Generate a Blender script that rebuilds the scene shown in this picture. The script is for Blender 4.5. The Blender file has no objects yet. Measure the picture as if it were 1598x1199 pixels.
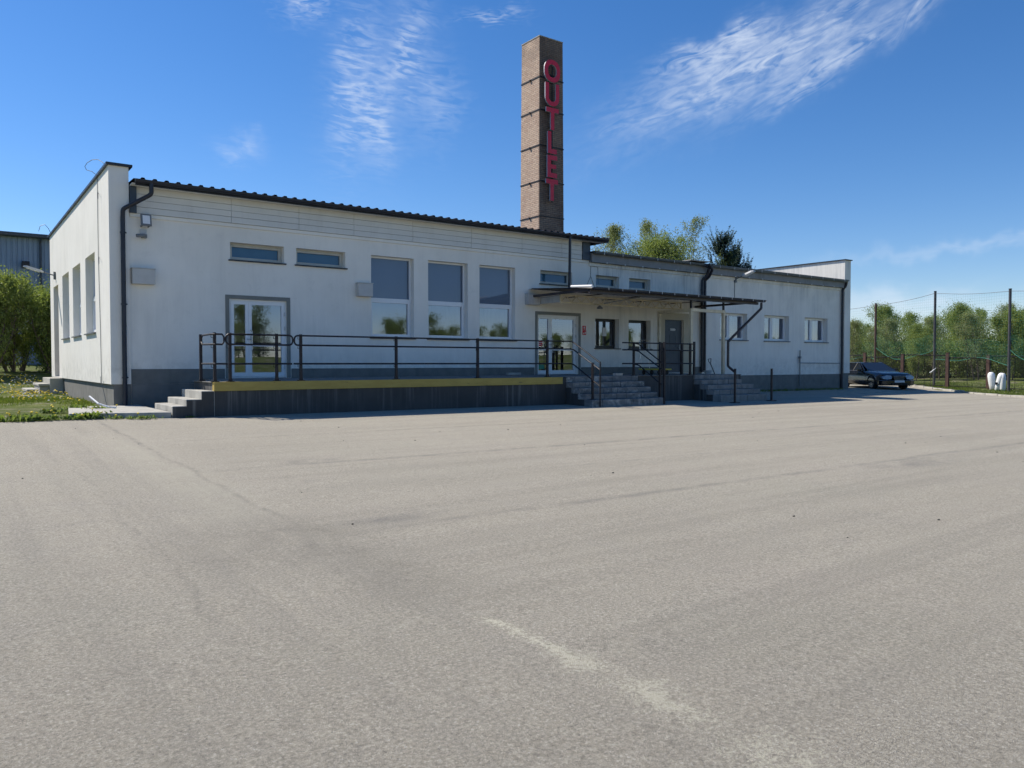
import bpy, math, random
from mathutils import Vector, Matrix
R = math.radians
random.seed(7)
scene = bpy.context.scene
C = scene.collection

# ------------------------------------------------------------------ camera
EYE = 1.12
cam = bpy.data.cameras.new('camera'); camo = bpy.data.objects.new('camera', cam); C.objects.link(camo)
cam.sensor_width = 36.0; cam.sensor_fit = 'HORIZONTAL'
cam.lens = 1206.0 / 1598.0 * 36.0
cam.clip_start = 0.05; cam.clip_end = 3000
camo.location = (0, 0, EYE)
camo.rotation_euler = (R(90 - 1.563), 0, R(-36.1))
scene.camera = camo

# ------------------------------------------------------------------ light
SUNV = Vector((-0.46, 0.79, 1.0)).normalized()
SUN_EL = math.asin(SUNV.z); SUN_ROT = math.atan2(SUNV.x, SUNV.y)
world = bpy.data.worlds.new('World'); scene.world = world; world.use_nodes = True
scene.view_settings.view_transform = 'Standard'; scene.view_settings.look = 'None'
scene.view_settings.gamma = 1; scene.view_settings.use_curve_mapping = False
scene.view_settings.exposure = 0.32
SKY_STRENGTH = 0.088
sl = bpy.data.lights.new('sun', 'SUN'); sl.energy = 5.0; sl.angle = R(0.5); sl.color = (1.0, 0.935, 0.84)
so = bpy.data.objects.new('sun', sl); C.objects.link(so); so.location = (0, 0, 40)
so.rotation_euler = SUNV.to_track_quat('Z', 'Y').to_euler()


class NT:
    """tiny node-tree writer"""
    def __init__(s, tree):
        s.t = tree; s.n = tree.nodes; s.l = tree.links
    def node(s, kind, **kw):
        n = s.n.new(kind)
        for k, v in kw.items(): setattr(n, k, v)
        return n
    def put(s, sock, v):
        if v is None: return
        if isinstance(v, bpy.types.NodeSocket): s.l.new(v, sock)
        else:
            if isinstance(v, (tuple, list)) and sock.type == 'RGBA' and len(v) == 3: v = (*v, 1)
            sock.default_value = v
    def m(s, op, a=None, b=None, c=None, clamp=False):
        n = s.node('ShaderNodeMath', operation=op); n.use_clamp = clamp
        for i, v in enumerate((a, b, c)): s.put(n.inputs[i], v)
        return n.outputs[0]
    def vm(s, op, a=None, b=None):
        n = s.node('ShaderNodeVectorMath', operation=op)
        s.put(n.inputs[0], a)
        if b is not None: s.put(n.inputs[3] if op == 'SCALE' else n.inputs[1], b)
        return n.outputs['Value'] if op in ('DOT_PRODUCT', 'LENGTH') else n.outputs[0]
    def noise(s, vec, scale=1.0, detail=4.0, rough=0.55, dist=0.0):
        n = s.node('ShaderNodeTexNoise'); s.put(n.inputs['Vector'], vec)
        s.put(n.inputs['Scale'], scale); s.put(n.inputs['Detail'], detail); s.put(n.inputs['Roughness'], rough); s.put(n.inputs['Distortion'], dist)
        return n.outputs[0]
    def voro(s, vec, scale=1.0, feature='F1', out=0):
        n = s.node('ShaderNodeTexVoronoi', feature=feature); s.put(n.inputs['Vector'], vec); s.put(n.inputs['Scale'], scale)
        return n.outputs[out]
    def ramp(s, f, stops):
        n = s.node('ShaderNodeValToRGB'); s.put(n.inputs[0], f)
        e = n.color_ramp.elements
        while len(e) < len(stops): e.new(0.5)
        for i, (p, c) in enumerate(stops):
            e[i].position = p; e[i].color = (*c, 1) if len(c) == 3 else c
        return n.outputs[0]
    def mr(s, f, a, b, c=0.0, d=1.0):
        n = s.node('ShaderNodeMapRange'); n.clamp = True
        for i, v in enumerate((f, a, b, c, d)): s.put(n.inputs[i], v)
        return n.outputs[0]
    def mix(s, f, a, b, mode='MIX'):
        n = s.node('ShaderNodeMix', data_type='RGBA', blend_type=mode)
        s.put(n.inputs[0], f); s.put(n.inputs[6], a); s.put(n.inputs[7], b)
        return n.outputs[2]
    def sep(s, v):
        n = s.node('ShaderNodeSeparateXYZ'); s.put(n.inputs[0], v); return n.outputs
    def comb(s, x=0.0, y=0.0, z=0.0):
        n = s.node('ShaderNodeCombineXYZ')
        for i, v in enumerate((x, y, z)): s.put(n.inputs[i], v)
        return n.outputs[0]
    def mul(s, v, xyz): return s.vm('MULTIPLY', v, xyz)
    def pos(s): return s.node('ShaderNodeNewGeometry').outputs['Position']
    def obj(s): return s.node('ShaderNodeTexCoord').outputs['Object']
    def bump(s, h, strength=0.3, dist=0.01):
        n = s.node('ShaderNodeBump'); s.put(n.inputs['Height'], h); n.inputs['Strength'].default_value = strength; n.inputs['Distance'].default_value = dist
        return n.outputs[0]


# ------------------------------------------------------------------ sky with thin cirrus
W = NT(world.node_tree); W.n.clear()
wo = W.node('ShaderNodeOutputWorld'); bg = W.node('ShaderNodeBackground')
W.l.new(bg.outputs[0], wo.inputs[0]); bg.inputs[1].default_value = SKY_STRENGTH
sky = W.node('ShaderNodeTexSky', sky_type='NISHITA'); sky.sun_disc = False
sky.sun_elevation = SUN_EL; sky.sun_rotation = SUN_ROT; sky.altitude = 150; sky.air_density = 1.0; sky.dust_density = 0.12; sky.ozone_density = 3.2
dirv = W.node('ShaderNodeTexCoord').outputs['Generated']
dx, dy, dz = W.sep(dirv)
az = W.m('MULTIPLY', W.m('ARCTAN2', dx, dy), 57.29578)
el = W.m('MULTIPLY', W.m('ARCSINE', dz), 57.29578)
ae = W.comb(az, el, 0.0)
warp = W.mul(W.vm('SUBTRACT', W.node('ShaderNodeTexNoise').outputs[1], (0.5, 0.5, 0.5)), (0, 0, 0))
def cloud(a0, e0, ang, la, lb, gain, fx=0.10, fy=0.85, seed=0.0, lo=0.42, hi=0.72, ang2=None):
    ca, sa = math.cos(R(ang)), math.sin(R(ang))
    da = W.m('SUBTRACT', az, a0); de = W.m('SUBTRACT', el, e0)
    u = W.m('ADD', W.m('MULTIPLY', da, ca), W.m('MULTIPLY', de, sa))
    v = W.m('SUBTRACT', W.m('MULTIPLY', de, ca), W.m('MULTIPLY', da, sa))
    w1 = W.m('MULTIPLY', W.m('SUBTRACT', W.noise(ae, 0.35, 3, 0.6), 0.5), 3.2)
    q = W.m('ADD', W.m('POWER', W.m('ABSOLUTE', W.m('DIVIDE', W.m('ADD', u, w1), la)), 2.0),
            W.m('POWER', W.m('ABSOLUTE', W.m('DIVIDE', W.m('ADD', v, w1), lb)), 2.0))
    g = W.m('EXPONENT', W.m('MULTIPLY', q, -1.0))
    a2 = ang if ang2 is None else ang2
    c2, s2 = math.cos(R(a2)), math.sin(R(a2))
    fu = W.m('ADD', W.m('MULTIPLY', az, c2), W.m('MULTIPLY', el, s2))
    fv = W.m('SUBTRACT', W.m('MULTIPLY', el, c2), W.m('MULTIPLY', az, s2))
    f = W.noise(W.comb(W.m('MULTIPLY', fu, fx * 2), W.m('MULTIPLY', fv, fy), seed), 1.6, 5, 0.5, 1.5)
    f2 = W.noise(W.comb(W.m('MULTIPLY', az, 0.5), W.m('MULTIPLY', el, 0.6), seed + 4), 1.0, 6, 0.6, 0.4)
    f = W.m('ADD', W.m('MULTIPLY', f, 0.68), W.m('MULTIPLY', f2, 0.32))
    return W.m('MULTIPLY', W.m('MULTIPLY', g, W.mr(f, lo, hi)), gain)
cl = cloud(53.6, 19.9, 21, 8.6, 1.9, 0.62, seed=1.0, lo=0.30, hi=0.75, fx=0.14, fy=0.6)
for c in (cloud(53.2, 20.1, 20, 7.6, 1.5, 1.15, seed=21.0, lo=0.44, hi=0.78, fx=0.13, fy=1.05, ang2=17),
          cloud(50.9, 21.2, 14, 3.2, 0.8, 1.3, seed=5.0, lo=0.42, hi=0.66, fx=0.13, fy=1.05, ang2=10),
          cloud(58.2, 19.6, 27, 4.2, 0.8, 0.85, seed=7.0, lo=0.40, hi=0.66, fx=0.13, fy=1.05, ang2=24),
          cloud(64.0, 22.3, 40, 2.0, 0.6, 0.6, seed=17.0, lo=0.40, hi=0.66, fx=0.13, fy=1.05, ang2=50),
          cloud(26.3, 19.6, 80, 5.0, 2.9, 0.28, seed=2.0, ang2=-5, fx=0.15, fy=0.9, lo=0.32, hi=0.75),
          cloud(24.6, 19.2, 84, 4.2, 1.3, 0.8, seed=31.0, ang2=-6, fx=0.13, fy=1.05, lo=0.46, hi=0.72),
          cloud(28.4, 21.4, 74, 2.6, 1.2, 0.95, seed=9.0, ang2=-8, lo=0.45, hi=0.70, fx=0.13, fy=1.05),
          cloud(26.0, 17.6, 95, 2.4, 1.1, 0.95, seed=11.0, ang2=-5, lo=0.44, hi=0.70, fx=0.13, fy=1.05),
          cloud(30.5, 18.5, 90, 2.6, 1.6, 0.35, seed=14.0, ang2=-4, lo=0.40, hi=0.70, fx=0.13, fy=1.05),
          cloud(21.3, 23.9, 0, 1.6, 0.9, 0.6, seed=3.0, lo=0.42, hi=0.68, fx=0.25, fy=1.8),
          cloud(16.9, 14.6, 0, 1.3, 0.8, 0.30, seed=4.0, lo=0.34, hi=0.66, fx=0.2, fy=1.4),
          cloud(34.5, 23.8, 0, 2.0, 0.4, 0.5, seed=6.0, lo=0.44, hi=0.68, fx=0.2, fy=1.8),
          cloud(67.0, 7.4, 4, 8.0, 0.4, 0.22, seed=8.0, lo=0.2, hi=0.5),
          cloud(63.0, 3.6, 0, 5.5, 0.9, 0.6, fx=0.05, fy=0.9, seed=12.0, lo=0.2, hi=0.5)):
    cl = W.m('ADD', cl, c)
cl = W.m('MULTIPLY', W.m('SUBTRACT', 1.0, W.m('EXPONENT', W.m('MULTIPLY', cl, -1.15))), 0.92)
skyc = W.node('ShaderNodeHueSaturation'); W.l.new(sky.outputs[0], skyc.inputs['Color'])
skyc.inputs['Saturation'].default_value = 1.28; skyc.inputs['Value'].default_value = 1.0
skyt = W.mix(1.0, skyc.outputs[0], (1.09, 1.08, 1.22), 'MULTIPLY')
W.l.new(W.mix(cl, skyt, (7.2, 8.0, 9.2)), bg.inputs[0])


# ------------------------------------------------------------------ mesh builder
class MB:
    def __init__(s): s.v = []; s.f = []; s.smooth = False
    def quad(s, a, b, c, d):
        n = len(s.v); s.v += [tuple(a), tuple(b), tuple(c), tuple(d)]; s.f.append((n, n+1, n+2, n+3)); return s
    def poly(s, pts):
        n = len(s.v); s.v += [tuple(p) for p in pts]; s.f.append(tuple(range(n, n+len(pts)))); return s
    def box(s, x0, x1, y0, y1, z0, z1):
        n = len(s.v)
        s.v += [(x0,y0,z0),(x1,y0,z0),(x1,y1,z0),(x0,y1,z0),(x0,y0,z1),(x1,y0,z1),(x1,y1,z1),(x0,y1,z1)]
        s.f += [(n,n+3,n+2,n+1),(n+4,n+5,n+6,n+7),(n,n+1,n+5,n+4),(n+1,n+2,n+6,n+5),(n+2,n+3,n+7,n+6),(n+3,n,n+4,n+7)]
        return s
    def cbox(s, c, size, rz=0, ry=0, rx=0):
        m = Matrix.Translation(c) @ Matrix.Rotation(rz, 4, 'Z') @ Matrix.Rotation(ry, 4, 'Y') @ Matrix.Rotation(rx, 4, 'X')
        t = MB().box(-size[0]/2, size[0]/2, -size[1]/2, size[1]/2, -size[2]/2, size[2]/2)
        return s.add(t, m)
    def add(s, o, m=None):
        n = len(s.v)
        s.v += [tuple(m @ Vector(p)) if m else p for p in o.v]; s.f += [tuple(i+n for i in f) for f in o.f]; return s
    def prism(s, pts, axis, a, b):
        """pts in the two other axes (ordered), extruded from a to b along axis"""
        def P(p, t):
            return (t, p[0], p[1]) if axis == 0 else ((p[0], t, p[1]) if axis == 1 else (p[0], p[1], t))
        n = len(s.v); k = len(pts)
        s.v += [P(p, a) for p in pts] + [P(p, b) for p in pts]
        s.f.append(tuple(range(n, n+k))); s.f.append(tuple(reversed(range(n+k, n+2*k))))
        for i in range(k):
            j = (i+1) % k; s.f.append((n+i, n+k+i, n+k+j, n+j))
        return s
    def tube(s, path, r, n=8, caps=True, closed=False):
        path = [Vector(p) for p in path]; rs = r if isinstance(r, (list, tuple)) else [r]*len(path)
        base = len(s.v); K = len(path); prev = None
        for i, p in enumerate(path):
            if closed: d = path[(i+1) % K] - path[i-1]
            else: d = (path[min(i+1, K-1)] - path[max(i-1, 0)])
            if d.length < 1e-9: d = Vector((0, 0, 1))
            d.normalize()
            if prev is None:
                ref = Vector((0, 0, 1)) if abs(d.z) < 0.9 else Vector((1, 0, 0))
            else: ref = prev
            a = ref - d * ref.dot(d)
            if a.length < 1e-6: a = d.orthogonal()
            a.normalize(); b = d.cross(a); prev = a
            for k in range(n):
                t = 2*math.pi*k/n
                s.v.append(tuple(p + (a*math.cos(t) + b*math.sin(t))*rs[i]))
        for i in range(K if closed else K-1):
            for k in range(n):
                i2 = (i+1) % K
                s.f.append((base+i*n+k, base+i*n+(k+1) % n, base+i2*n+(k+1) % n, base+i2*n+k))
        if caps and not closed:
            s.f.append(tuple(base+k for k in reversed(range(n)))); s.f.append(tuple(base+(K-1)*n+k for k in range(n)))
        return s
    def lathe(s, prof, n=16, m=None):
        base = len(s.v); t = MB()
        for r, z in prof:
            for k in range(n):
                a = 2*math.pi*k/n; t.v.append((r*math.cos(a), r*math.sin(a), z))
        for i in range(len(prof)-1):
            for k in range(n): t.f.append((i*n+k, i*n+(k+1) % n, (i+1)*n+(k+1) % n, (i+1)*n+k))
        t.f.append(tuple(reversed(range(n)))); t.f.append(tuple((len(prof)-1)*n+k for k in range(n)))
        return s.add(t, m)
    def build(s, name, mat, parent=None, label=None, cat=None, group=None, kind=None, smooth=False, bevel=0.0):
        me = bpy.data.meshes.new(name)
        off = Vector((0, 0, 0)); q = parent
        world_space = True
        if parent is not None:
            off = wloc(parent)
        me.from_pydata([(p[0]-off.x, p[1]-off.y, p[2]-off.z) for p in s.v], [], s.f); me.update()
        if smooth: me.polygons.foreach_set('use_smooth', [True]*len(me.polygons))
        o = bpy.data.objects.new(name, me); C.objects.link(o)
        for mm in (mat if isinstance(mat, (list, tuple)) else [mat]): me.materials.append(mm)
        if parent is not None: o.parent = parent
        if bevel:
            bv = o.modifiers.new('bevel', 'BEVEL'); bv.width = bevel; bv.segments = 2; bv.limit_method = 'ANGLE'
        tag(o, label, cat, group, kind)
        return o

def wloc(o):
    v = Vector((0, 0, 0))
    while o is not None: v += o.location; o = o.parent
    return v
def tag(o, label=None, cat=None, group=None, kind=None):
    if label: o['label'] = label
    if cat: o['category'] = cat
    if group: o['group'] = group
    if kind: o['kind'] = kind
    return o
def thing(name, label, cat, loc=(0, 0, 0), group=None, rz=0):
    o = bpy.data.objects.new(name, None); C.objects.link(o); o.location = loc; o.rotation_euler = (0, 0, rz)
    o.empty_display_size = 0.3
    return tag(o, label, cat, group)
def dup(o, loc, rz=0, scale=1.0, label=None, parent=None):
    c = o.copy(); C.objects.link(c)
    if parent is None:
        c.location = loc; c.rotation_euler = (0, 0, rz); c.scale = (scale, scale, scale) if not isinstance(scale, tuple) else scale
        if label: c['label'] = label
    else: c.parent = parent
    for ch in list(o.children):
        k = ch.copy(); C.objects.link(k); k.parent = c
        for g in ch.children:
            d = g.copy(); C.objects.link(d); d.parent = k
    return c

def interp(x, xs, ys):
    if x <= xs[0]: return ys[0]
    for i in range(len(xs)-1):
        if x <= xs[i+1]: return ys[i] + (ys[i+1]-ys[i])*(x-xs[i])/(xs[i+1]-xs[i])
    return ys[-1]
def g(x, y):
    z = -0.005*min(max(x-3.3, 0), 35)
    z -= 0.022*min(max(21.7-y, 0), 31)
    z += interp(x, [36, 39.6, 43, 48, 60, 90], [0, -0.06, 0, 0.1, 0.45, 1.0])
    z += interp(y, [33, 46, 70], [0, 0.8, 1.2])*interp(x, [10, 30], [1, 0.2])
    z += interp(-y, [12, 26], [0, 2.4])
    return z

# ------------------------------------------------------------------ materials
MATS = {}
def newmat(name):
    m = bpy.data.materials.new(name); m.use_nodes = True; t = NT(m.node_tree); t.n.clear()
    out = t.node('ShaderNodeOutputMaterial'); b = t.node('ShaderNodeBsdfPrincipled'); t.l.new(b.outputs[0], out.inputs[0])
    MATS[name] = m
    return m, t, b, out
def simple(name, col, rough=0.6, metal=0.0, var=0.12, scale=6.0, bump=0.0, spec=None, coat=0.0, dirt=None):
    m, t, b, out = newmat(name)
    p = t.pos()
    n1 = t.noise(p, scale, 5, 0.6); 
    c = t.mix(t.mr(n1, 0.3, 0.7), tuple(x*(1-var) for x in col), tuple(min(1, x*(1+var)) for x in col))
    if dirt:
        c = t.mix(t.mr(t.noise(t.mul(p, (1, 1, 0.25)), 2.3, 6, 0.65), 0.52, 0.72, 0, dirt[3]), c, dirt[:3])
    t.put(b.inputs['Base Color'], c)
    t.put(b.inputs['Roughness'], t.mr(t.noise(p, scale*1.7, 3), 0.3, 0.7, max(rough-0.08, 0.02), min(rough+0.1, 1)))
    b.inputs['Metallic'].default_value = metal
    if coat: b.inputs['Coat Weight'].default_value = coat; b.inputs['Coat Roughness'].default_value = 0.04
    if spec is not None: b.inputs['Specular IOR Level'].default_value = spec
    if bump: t.put(b.inputs['Normal'], t.bump(t.noise(p, scale*12, 4, 0.7), bump, 0.004))
    return m

def plaster():
    m, t, b, out = newmat('white_plaster')
    p = t.pos(); x, y, z = t.sep(p)
    base = t.mix(t.mr(t.noise(p, 0.55, 4, 0.6), 0.3, 0.7), (0.785, 0.755, 0.685), (0.87, 0.84, 0.77))
    # rain streaks: fine vertical lines, grouped in broad patches
    st = t.noise(t.mul(p, (4.5, 4.5, 0.35)), 1.0, 8, 0.72)
    patch = t.noise(t.mul(p, (0.9, 0.9, 0.45)), 1.0, 4, 0.6, 0.5)
    a = t.m('MULTIPLY', t.mr(st, 0.40, 0.68), t.mr(patch, 0.42, 0.66))
    base = t.mix(t.m('MULTIPLY', a, 0.20), base, (0.36, 0.36, 0.34))
    sp = t.m('MULTIPLY', t.mr(z, 0.96, 1.45, 1, 0), t.mr(t.noise(p, 4.0, 5, 0.7), 0.4, 0.7))
    base = t.mix(t.m('MULTIPLY', sp, 0.35), base, (0.36, 0.34, 0.29))
    blot = t.mr(t.noise(p, 2.1, 7, 0.75, 0.6), 0.58, 0.78, 0, 0.22)
    base = t.mix(blot, base, (0.42, 0.41, 0.38))
    # mould on the older right part, running down from the eave
    rt = t.mr(x, 19.2, 20.2)
    up = t.mr(z, 1.4, 4.6, 0.25, 1.0)
    st2 = t.noise(t.mul(p, (8.0, 8.0, 0.35)), 1.0, 7, 0.75)
    pt2 = t.noise(t.mul(p, (0.7, 0.7, 0.35)), 1.0, 3, 0.6, 0.8)
    a2 = t.m('MULTIPLY', t.m('MULTIPLY', t.mr(st2, 0.30, 0.66), t.mr(pt2, 0.33, 0.62)), t.m('MULTIPLY', rt, up))
    base = t.mix(t.m('MULTIPLY', t.m('MULTIPLY', a2, t.mr(x, 25.4, 25.7, 1.5, 1.0)), 0.52, clamp=True), base, (0.26, 0.275, 0.28))
    t.put(b.inputs['Base Color'], base); b.inputs['Roughness'].default_value = 0.9; b.inputs['Specular IOR Level'].default_value = 0.2
    t.put(b.inputs['Normal'], t.bump(t.noise(p, 160, 3, 0.7), 0.35, 0.004))
    return m
M_plaster = plaster()

def asphalt():
    m, t, b, out = newmat('worn_asphalt')
    p = t.pos(); x, y, z = t.sep(p)
    big = t.noise(p, 0.19, 5, 0.65, 0.5)
    lane = t.noise(t.mul(p, (0.08, 0.9, 0)), 1.0, 4, 0.6)
    base = t.mix(t.mr(big, 0.3, 0.7), (0.275, 0.246, 0.184), (0.370, 0.332, 0.252))
    base = t.mix(t.mr(lane, 0.35, 0.7, 0, 0.35), base, (0.325, 0.300, 0.245))
    mid = t.noise(p, 1.3, 5, 0.65, 0.4)
    base = t.mix(t.mr(mid, 0.52, 0.75, 0, 0.35), base, (0.205, 0.195, 0.18))
    pink = t.noise(p, 0.45, 3, 0.6)
    base = t.mix(t.mr(pink, 0.55, 0.75, 0, 0.35), base, (0.36, 0.305, 0.25))
    m2 = t.noise(t.mul(p, (1, 1, 1)), 7.0, 6, 0.8); base = t.mix(t.mr(m2, 0.42, 0.62, 0.0, 0.30), base, (0.165, 0.155, 0.130))
    m3 = t.noise(p, 22.0, 4, 0.8); base = t.mix(t.mr(m3, 0.45, 0.65, 0.0, 0.32), base, (0.40, 0.375, 0.31))
    yel = t.noise(p, 0.27, 4, 0.65); base = t.mix(t.mr(yel, 0.5, 0.68, 0, 0.35), base, (0.27, 0.262, 0.195))
    # aggregate
    v1 = t.voro(p, 110, 'F1', 1)      # cell colour
    vr = t.sep(v1)[0]
    grain = t.noise(p, 50, 5, 0.85)
    base = t.mix(t.mr(vr, 0.0, 1.0, 0.25, 0.8), base, t.mix(t.mr(grain, 0.36, 0.64), (0.115, 0.106, 0.09), (0.60, 0.55, 0.45)))
    base = t.mix(t.mr(vr, 0.965, 0.99, 0, 0.35), base, (0.58, 0.55, 0.48))
    v2 = t.sep(t.voro(p, 34, 'F1', 1))[1]
    wob = t.m('MULTIPLY', t.m('SUBTRACT', t.noise(t.comb(0.0, t.m('MULTIPLY', y, 1.0), 0.0), 0.8, 4, 0.6), 0.5), 0.28)
    wob2 = t.m('MULTIPLY', t.m('SUBTRACT', t.noise(t.comb(t.m('MULTIPLY', x, 1.0), 3.0, 0.0), 0.35, 4, 0.6), 0.5), 0.5)
    xs = t.m('ADD', x, wob)
    def band(c, pos, w, soft):
        d = t.m('ABSOLUTE', t.m('SUBTRACT', c, pos))
        return t.mr(d, w, w+soft, 1.0, 0.0)
    brk = t.mr(t.noise(p, 2.2, 4, 0.7), 0.38, 0.6)
    # longitudinal joint from the corner of the building towards the camera
    jx = t.m('MULTIPLY', band(xs, 2.48, 0.0, 0.06), t.mr(t.noise(p, 3.5, 5, 0.75), 0.35, 0.6))
    base = t.mix(t.m('MULTIPLY', t.m('MULTIPLY', jx, t.mr(y, 6.2, 7.6)), 0.55), base, (0.12, 0.115, 0.105))
    rag = t.mr(t.noise(p, 1.7, 6, 0.75, 0.5), 0.30, 0.62)
    dk = t.m('MULTIPLY', t.m('MULTIPLY', band(xs, 2.55, 0.05, 0.6), t.mr(y, 3.7, 4.5)), t.mr(y, 6.6, 7.6, 1, 0))
    base = t.mix(t.m('MULTIPLY', t.m('MULTIPLY', dk, rag), 0.36), base, (0.13, 0.122, 0.10))
    dk2 = t.m('MULTIPLY', t.m('MULTIPLY', band(xs, 1.9, 0.2, 0.7), t.mr(y, 5.0, 5.8)), t.mr(y, 6.6, 7.4, 1, 0))
    base = t.mix(t.m('MULTIPLY', t.m('MULTIPLY', dk2, rag), 0.30), base, (0.14, 0.13, 0.11))
    lt = t.m('MULTIPLY', t.m('MULTIPLY', band(xs, 2.25, 0.1, 0.45), t.mr(y, 6.9, 7.6)), t.mr(y, 12.5, 16.0, 1, 0))
    base = t.mix(t.m('MULTIPLY', t.m('MULTIPLY', lt, rag), 0.45), base, (0.41, 0.385, 0.30))
    tracks = t.m('MULTIPLY', t.mr(t.noise(t.comb(t.m('MULTIPLY', x, 2.2), t.m('MULTIPLY', y, 0.10), 0.0), 1.0, 5, 0.65, 0.3), 0.45, 0.65), t.mr(x, 2.3, 2.6, 1, 0))
    base = t.mix(t.m('MULTIPLY', tracks, 0.22), base, (0.17, 0.162, 0.145))
    tr2 = t.m('MULTIPLY', t.mr(t.noise(t.comb(t.m('MULTIPLY', x, 0.07), t.m('MULTIPLY', y, 1.6), 3.0), 1.0, 6, 0.7, 0.4), 0.45, 0.68), t.mr(x, 2.4, 3.2))
    base = t.mix(t.m('MULTIPLY', tr2, 0.28), base, (0.16, 0.15, 0.125))
    # cross joints
    for (yy, s) in ((10.1, 0.55), (6.15, 0.42), (8.2, 0.2), (13.6, 0.35)):
        j = t.m('MULTIPLY', band(t.m('ADD', y, wob2), yy, 0.015, 0.09), brk)
        base = t.mix(t.m('MULTIPLY', t.m('MULTIPLY', j, t.mr(x, 2.5, 3.6)), s), base, (0.14, 0.135, 0.125))
    for (px, py, rx, ry) in ((3.9, 10.35, 0.6, 0.22), (3.4, 8.85, 0.4, 0.16), (3.3, 6.45, 0.6, 0.2), (12, 5.8, 1.6, 0.3)):
        d = t.vm('LENGTH', t.vm('DIVIDE', t.vm('SUBTRACT', t.comb(x, t.m('ADD', y, wob2), 0.0), (px, py, 0)), (rx, ry, 1)))
        base = t.mix(t.m('MULTIPLY', t.m('MULTIPLY', t.mr(d, 0.2, 1.3, 1, 0), t.mr(mid, 0.35, 0.6)), 0.55), base, (0.13, 0.127, 0.12))
    # faint crack on the left
    cx = t.m('ADD', x, t.m('MULTIPLY', t.m('SUBTRACT', t.noise(t.comb(0.0, y, 7.0), 1.2, 5, 0.7), 0.5), 0.45))
    ck = t.m('MULTIPLY', t.m('MULTIPLY', band(cx, 1.27, 0.004, 0.03), t.mr(y, 3.6, 4.2)), brk)
    base = t.mix(t.m('MULTIPLY', ck, 0.17), base, (0.10, 0.095, 0.085))
    # ravelled pale streak: exposed light chippings along the joint
    wid = t.m('MULTIPLY', t.mr(y, 1.5, 3.9, 0.36, 0.06), t.mr(t.noise(t.comb(0.0, y, 2.0), 1.7, 4, 0.7), 0.3, 0.7, 0.6, 1.4))
    d = t.m('ABSOLUTE', t.m('SUBTRACT', xs, t.mr(y, 1.5, 3.9, 2.68, 2.55)))
    prof = t.m('SUBTRACT', 1.0, t.m('DIVIDE', d, wid), clamp=True)
    prof = t.m('MULTIPLY', prof, t.mr(y, 3.8, 4.05, 1, 0))
    n3 = t.noise(p, 46, 4, 0.85)
    n4 = t.noise(p, 3.0, 3, 0.6)
    n5 = t.noise(p, 9.0, 5, 0.75)
    fl = t.m('ADD', t.m('ADD', t.m('MULTIPLY', n3, 0.75), t.m('MULTIPLY', n5, 0.35)), t.m('MULTIPLY', t.m('MULTIPLY', prof, t.mr(n4, 0.2, 0.7, 0.15, 1.0)), 0.22))
    chips = t.m('MULTIPLY', t.mr(fl, 0.64, 0.74), t.mr(prof, 0.0, 0.25))
    base = t.mix(t.m('MULTIPLY', chips, t.mr(y, 2.9, 3.5, 0.5, 0.7)), base, (0.62, 0.59, 0.45))
    t.put(b.inputs['Base Color'], base); b.inputs['Roughness'].default_value = 0.93; b.inputs['Specular IOR Level'].default_value = 0.25
    h = t.m('ADD', t.m('MULTIPLY', t.voro(p, 130), 0.25), t.m('MULTIPLY', t.noise(p, 105, 5, 0.85, 0.3), 1.2))
    t.put(b.inputs['Normal'], t.bump(h, 1.0, 0.008))
    return m
M_asphalt = asphalt()

def grass_ground():
    m, t, b, out = newmat('grassy_soil')
    p = t.pos()
    c = t.mix(t.mr(t.noise(p, 0.5, 5, 0.65), 0.35, 0.65), (0.075, 0.105, 0.022), (0.15, 0.17, 0.045))
    c = t.mix(t.mr(t.noise(p, 7, 5, 0.7), 0.45, 0.7, 0, 0.7), c, (0.045, 0.07, 0.014))
    c = t.mix(t.mr(t.noise(p, 1.1, 5, 0.7), 0.50, 0.66, 0, 0.85), c, (0.27, 0.235, 0.175))
    t.put(b.inputs['Base Color'], c); b.inputs['Roughness'].default_value = 0.95; b.inputs['Specular IOR Level'].default_value = 0.1
    t.put(b.inputs['Normal'], t.bump(t.noise(p, 16, 5, 0.7), 0.9, 0.06))
    return m
M_grass = grass_ground()

def leafmat(name, c1, c2, c3, trans=0.45):
    m = bpy.data.materials.new(name); m.use_nodes = True; t = NT(m.node_tree); t.n.clear()
    out = t.node('ShaderNodeOutputMaterial')
    p = t.pos()
    big = t.noise(p, 0.8, 4, 0.6); sm = t.noise(p, 9.0, 3, 0.7)
    c = t.mix(t.mr(big, 0.35, 0.65), c1, c2); c = t.mix(t.mr(sm, 0.45, 0.7), c, c3)
    d = t.node('ShaderNodeBsdfPrincipled'); t.put(d.inputs['Base Color'], c); d.inputs['Roughness'].default_value = 0.6; d.inputs['Specular IOR Level'].default_value = 0.25
    tr = t.node('ShaderNodeBsdfTranslucent'); t.put(tr.inputs[0], t.mix(1.0, c, (1.0, 1.0, 0.55), 'MULTIPLY'))
    ms = t.node('ShaderNodeMixShader'); ms.inputs[0].default_value = trans
    t.l.new(d.outputs[0], ms.inputs[1]); t.l.new(tr.outputs[0], ms.inputs[2]); t.l.new(ms.outputs[0], out.inputs[0])
    MATS[name] = m; return m
M_leaf = leafmat('spring_leaf', (0.18, 0.24, 0.065), (0.25, 0.31, 0.09), (0.35, 0.40, 0.16))
M_leaf2 = leafmat('mid_leaf', (0.15, 0.21, 0.055), (0.21, 0.27, 0.075), (0.28, 0.34, 0.11))
M_leafpale = leafmat('pale_leaf', (0.21, 0.25, 0.11), (0.28, 0.32, 0.15), (0.36, 0.39, 0.22))
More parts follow.
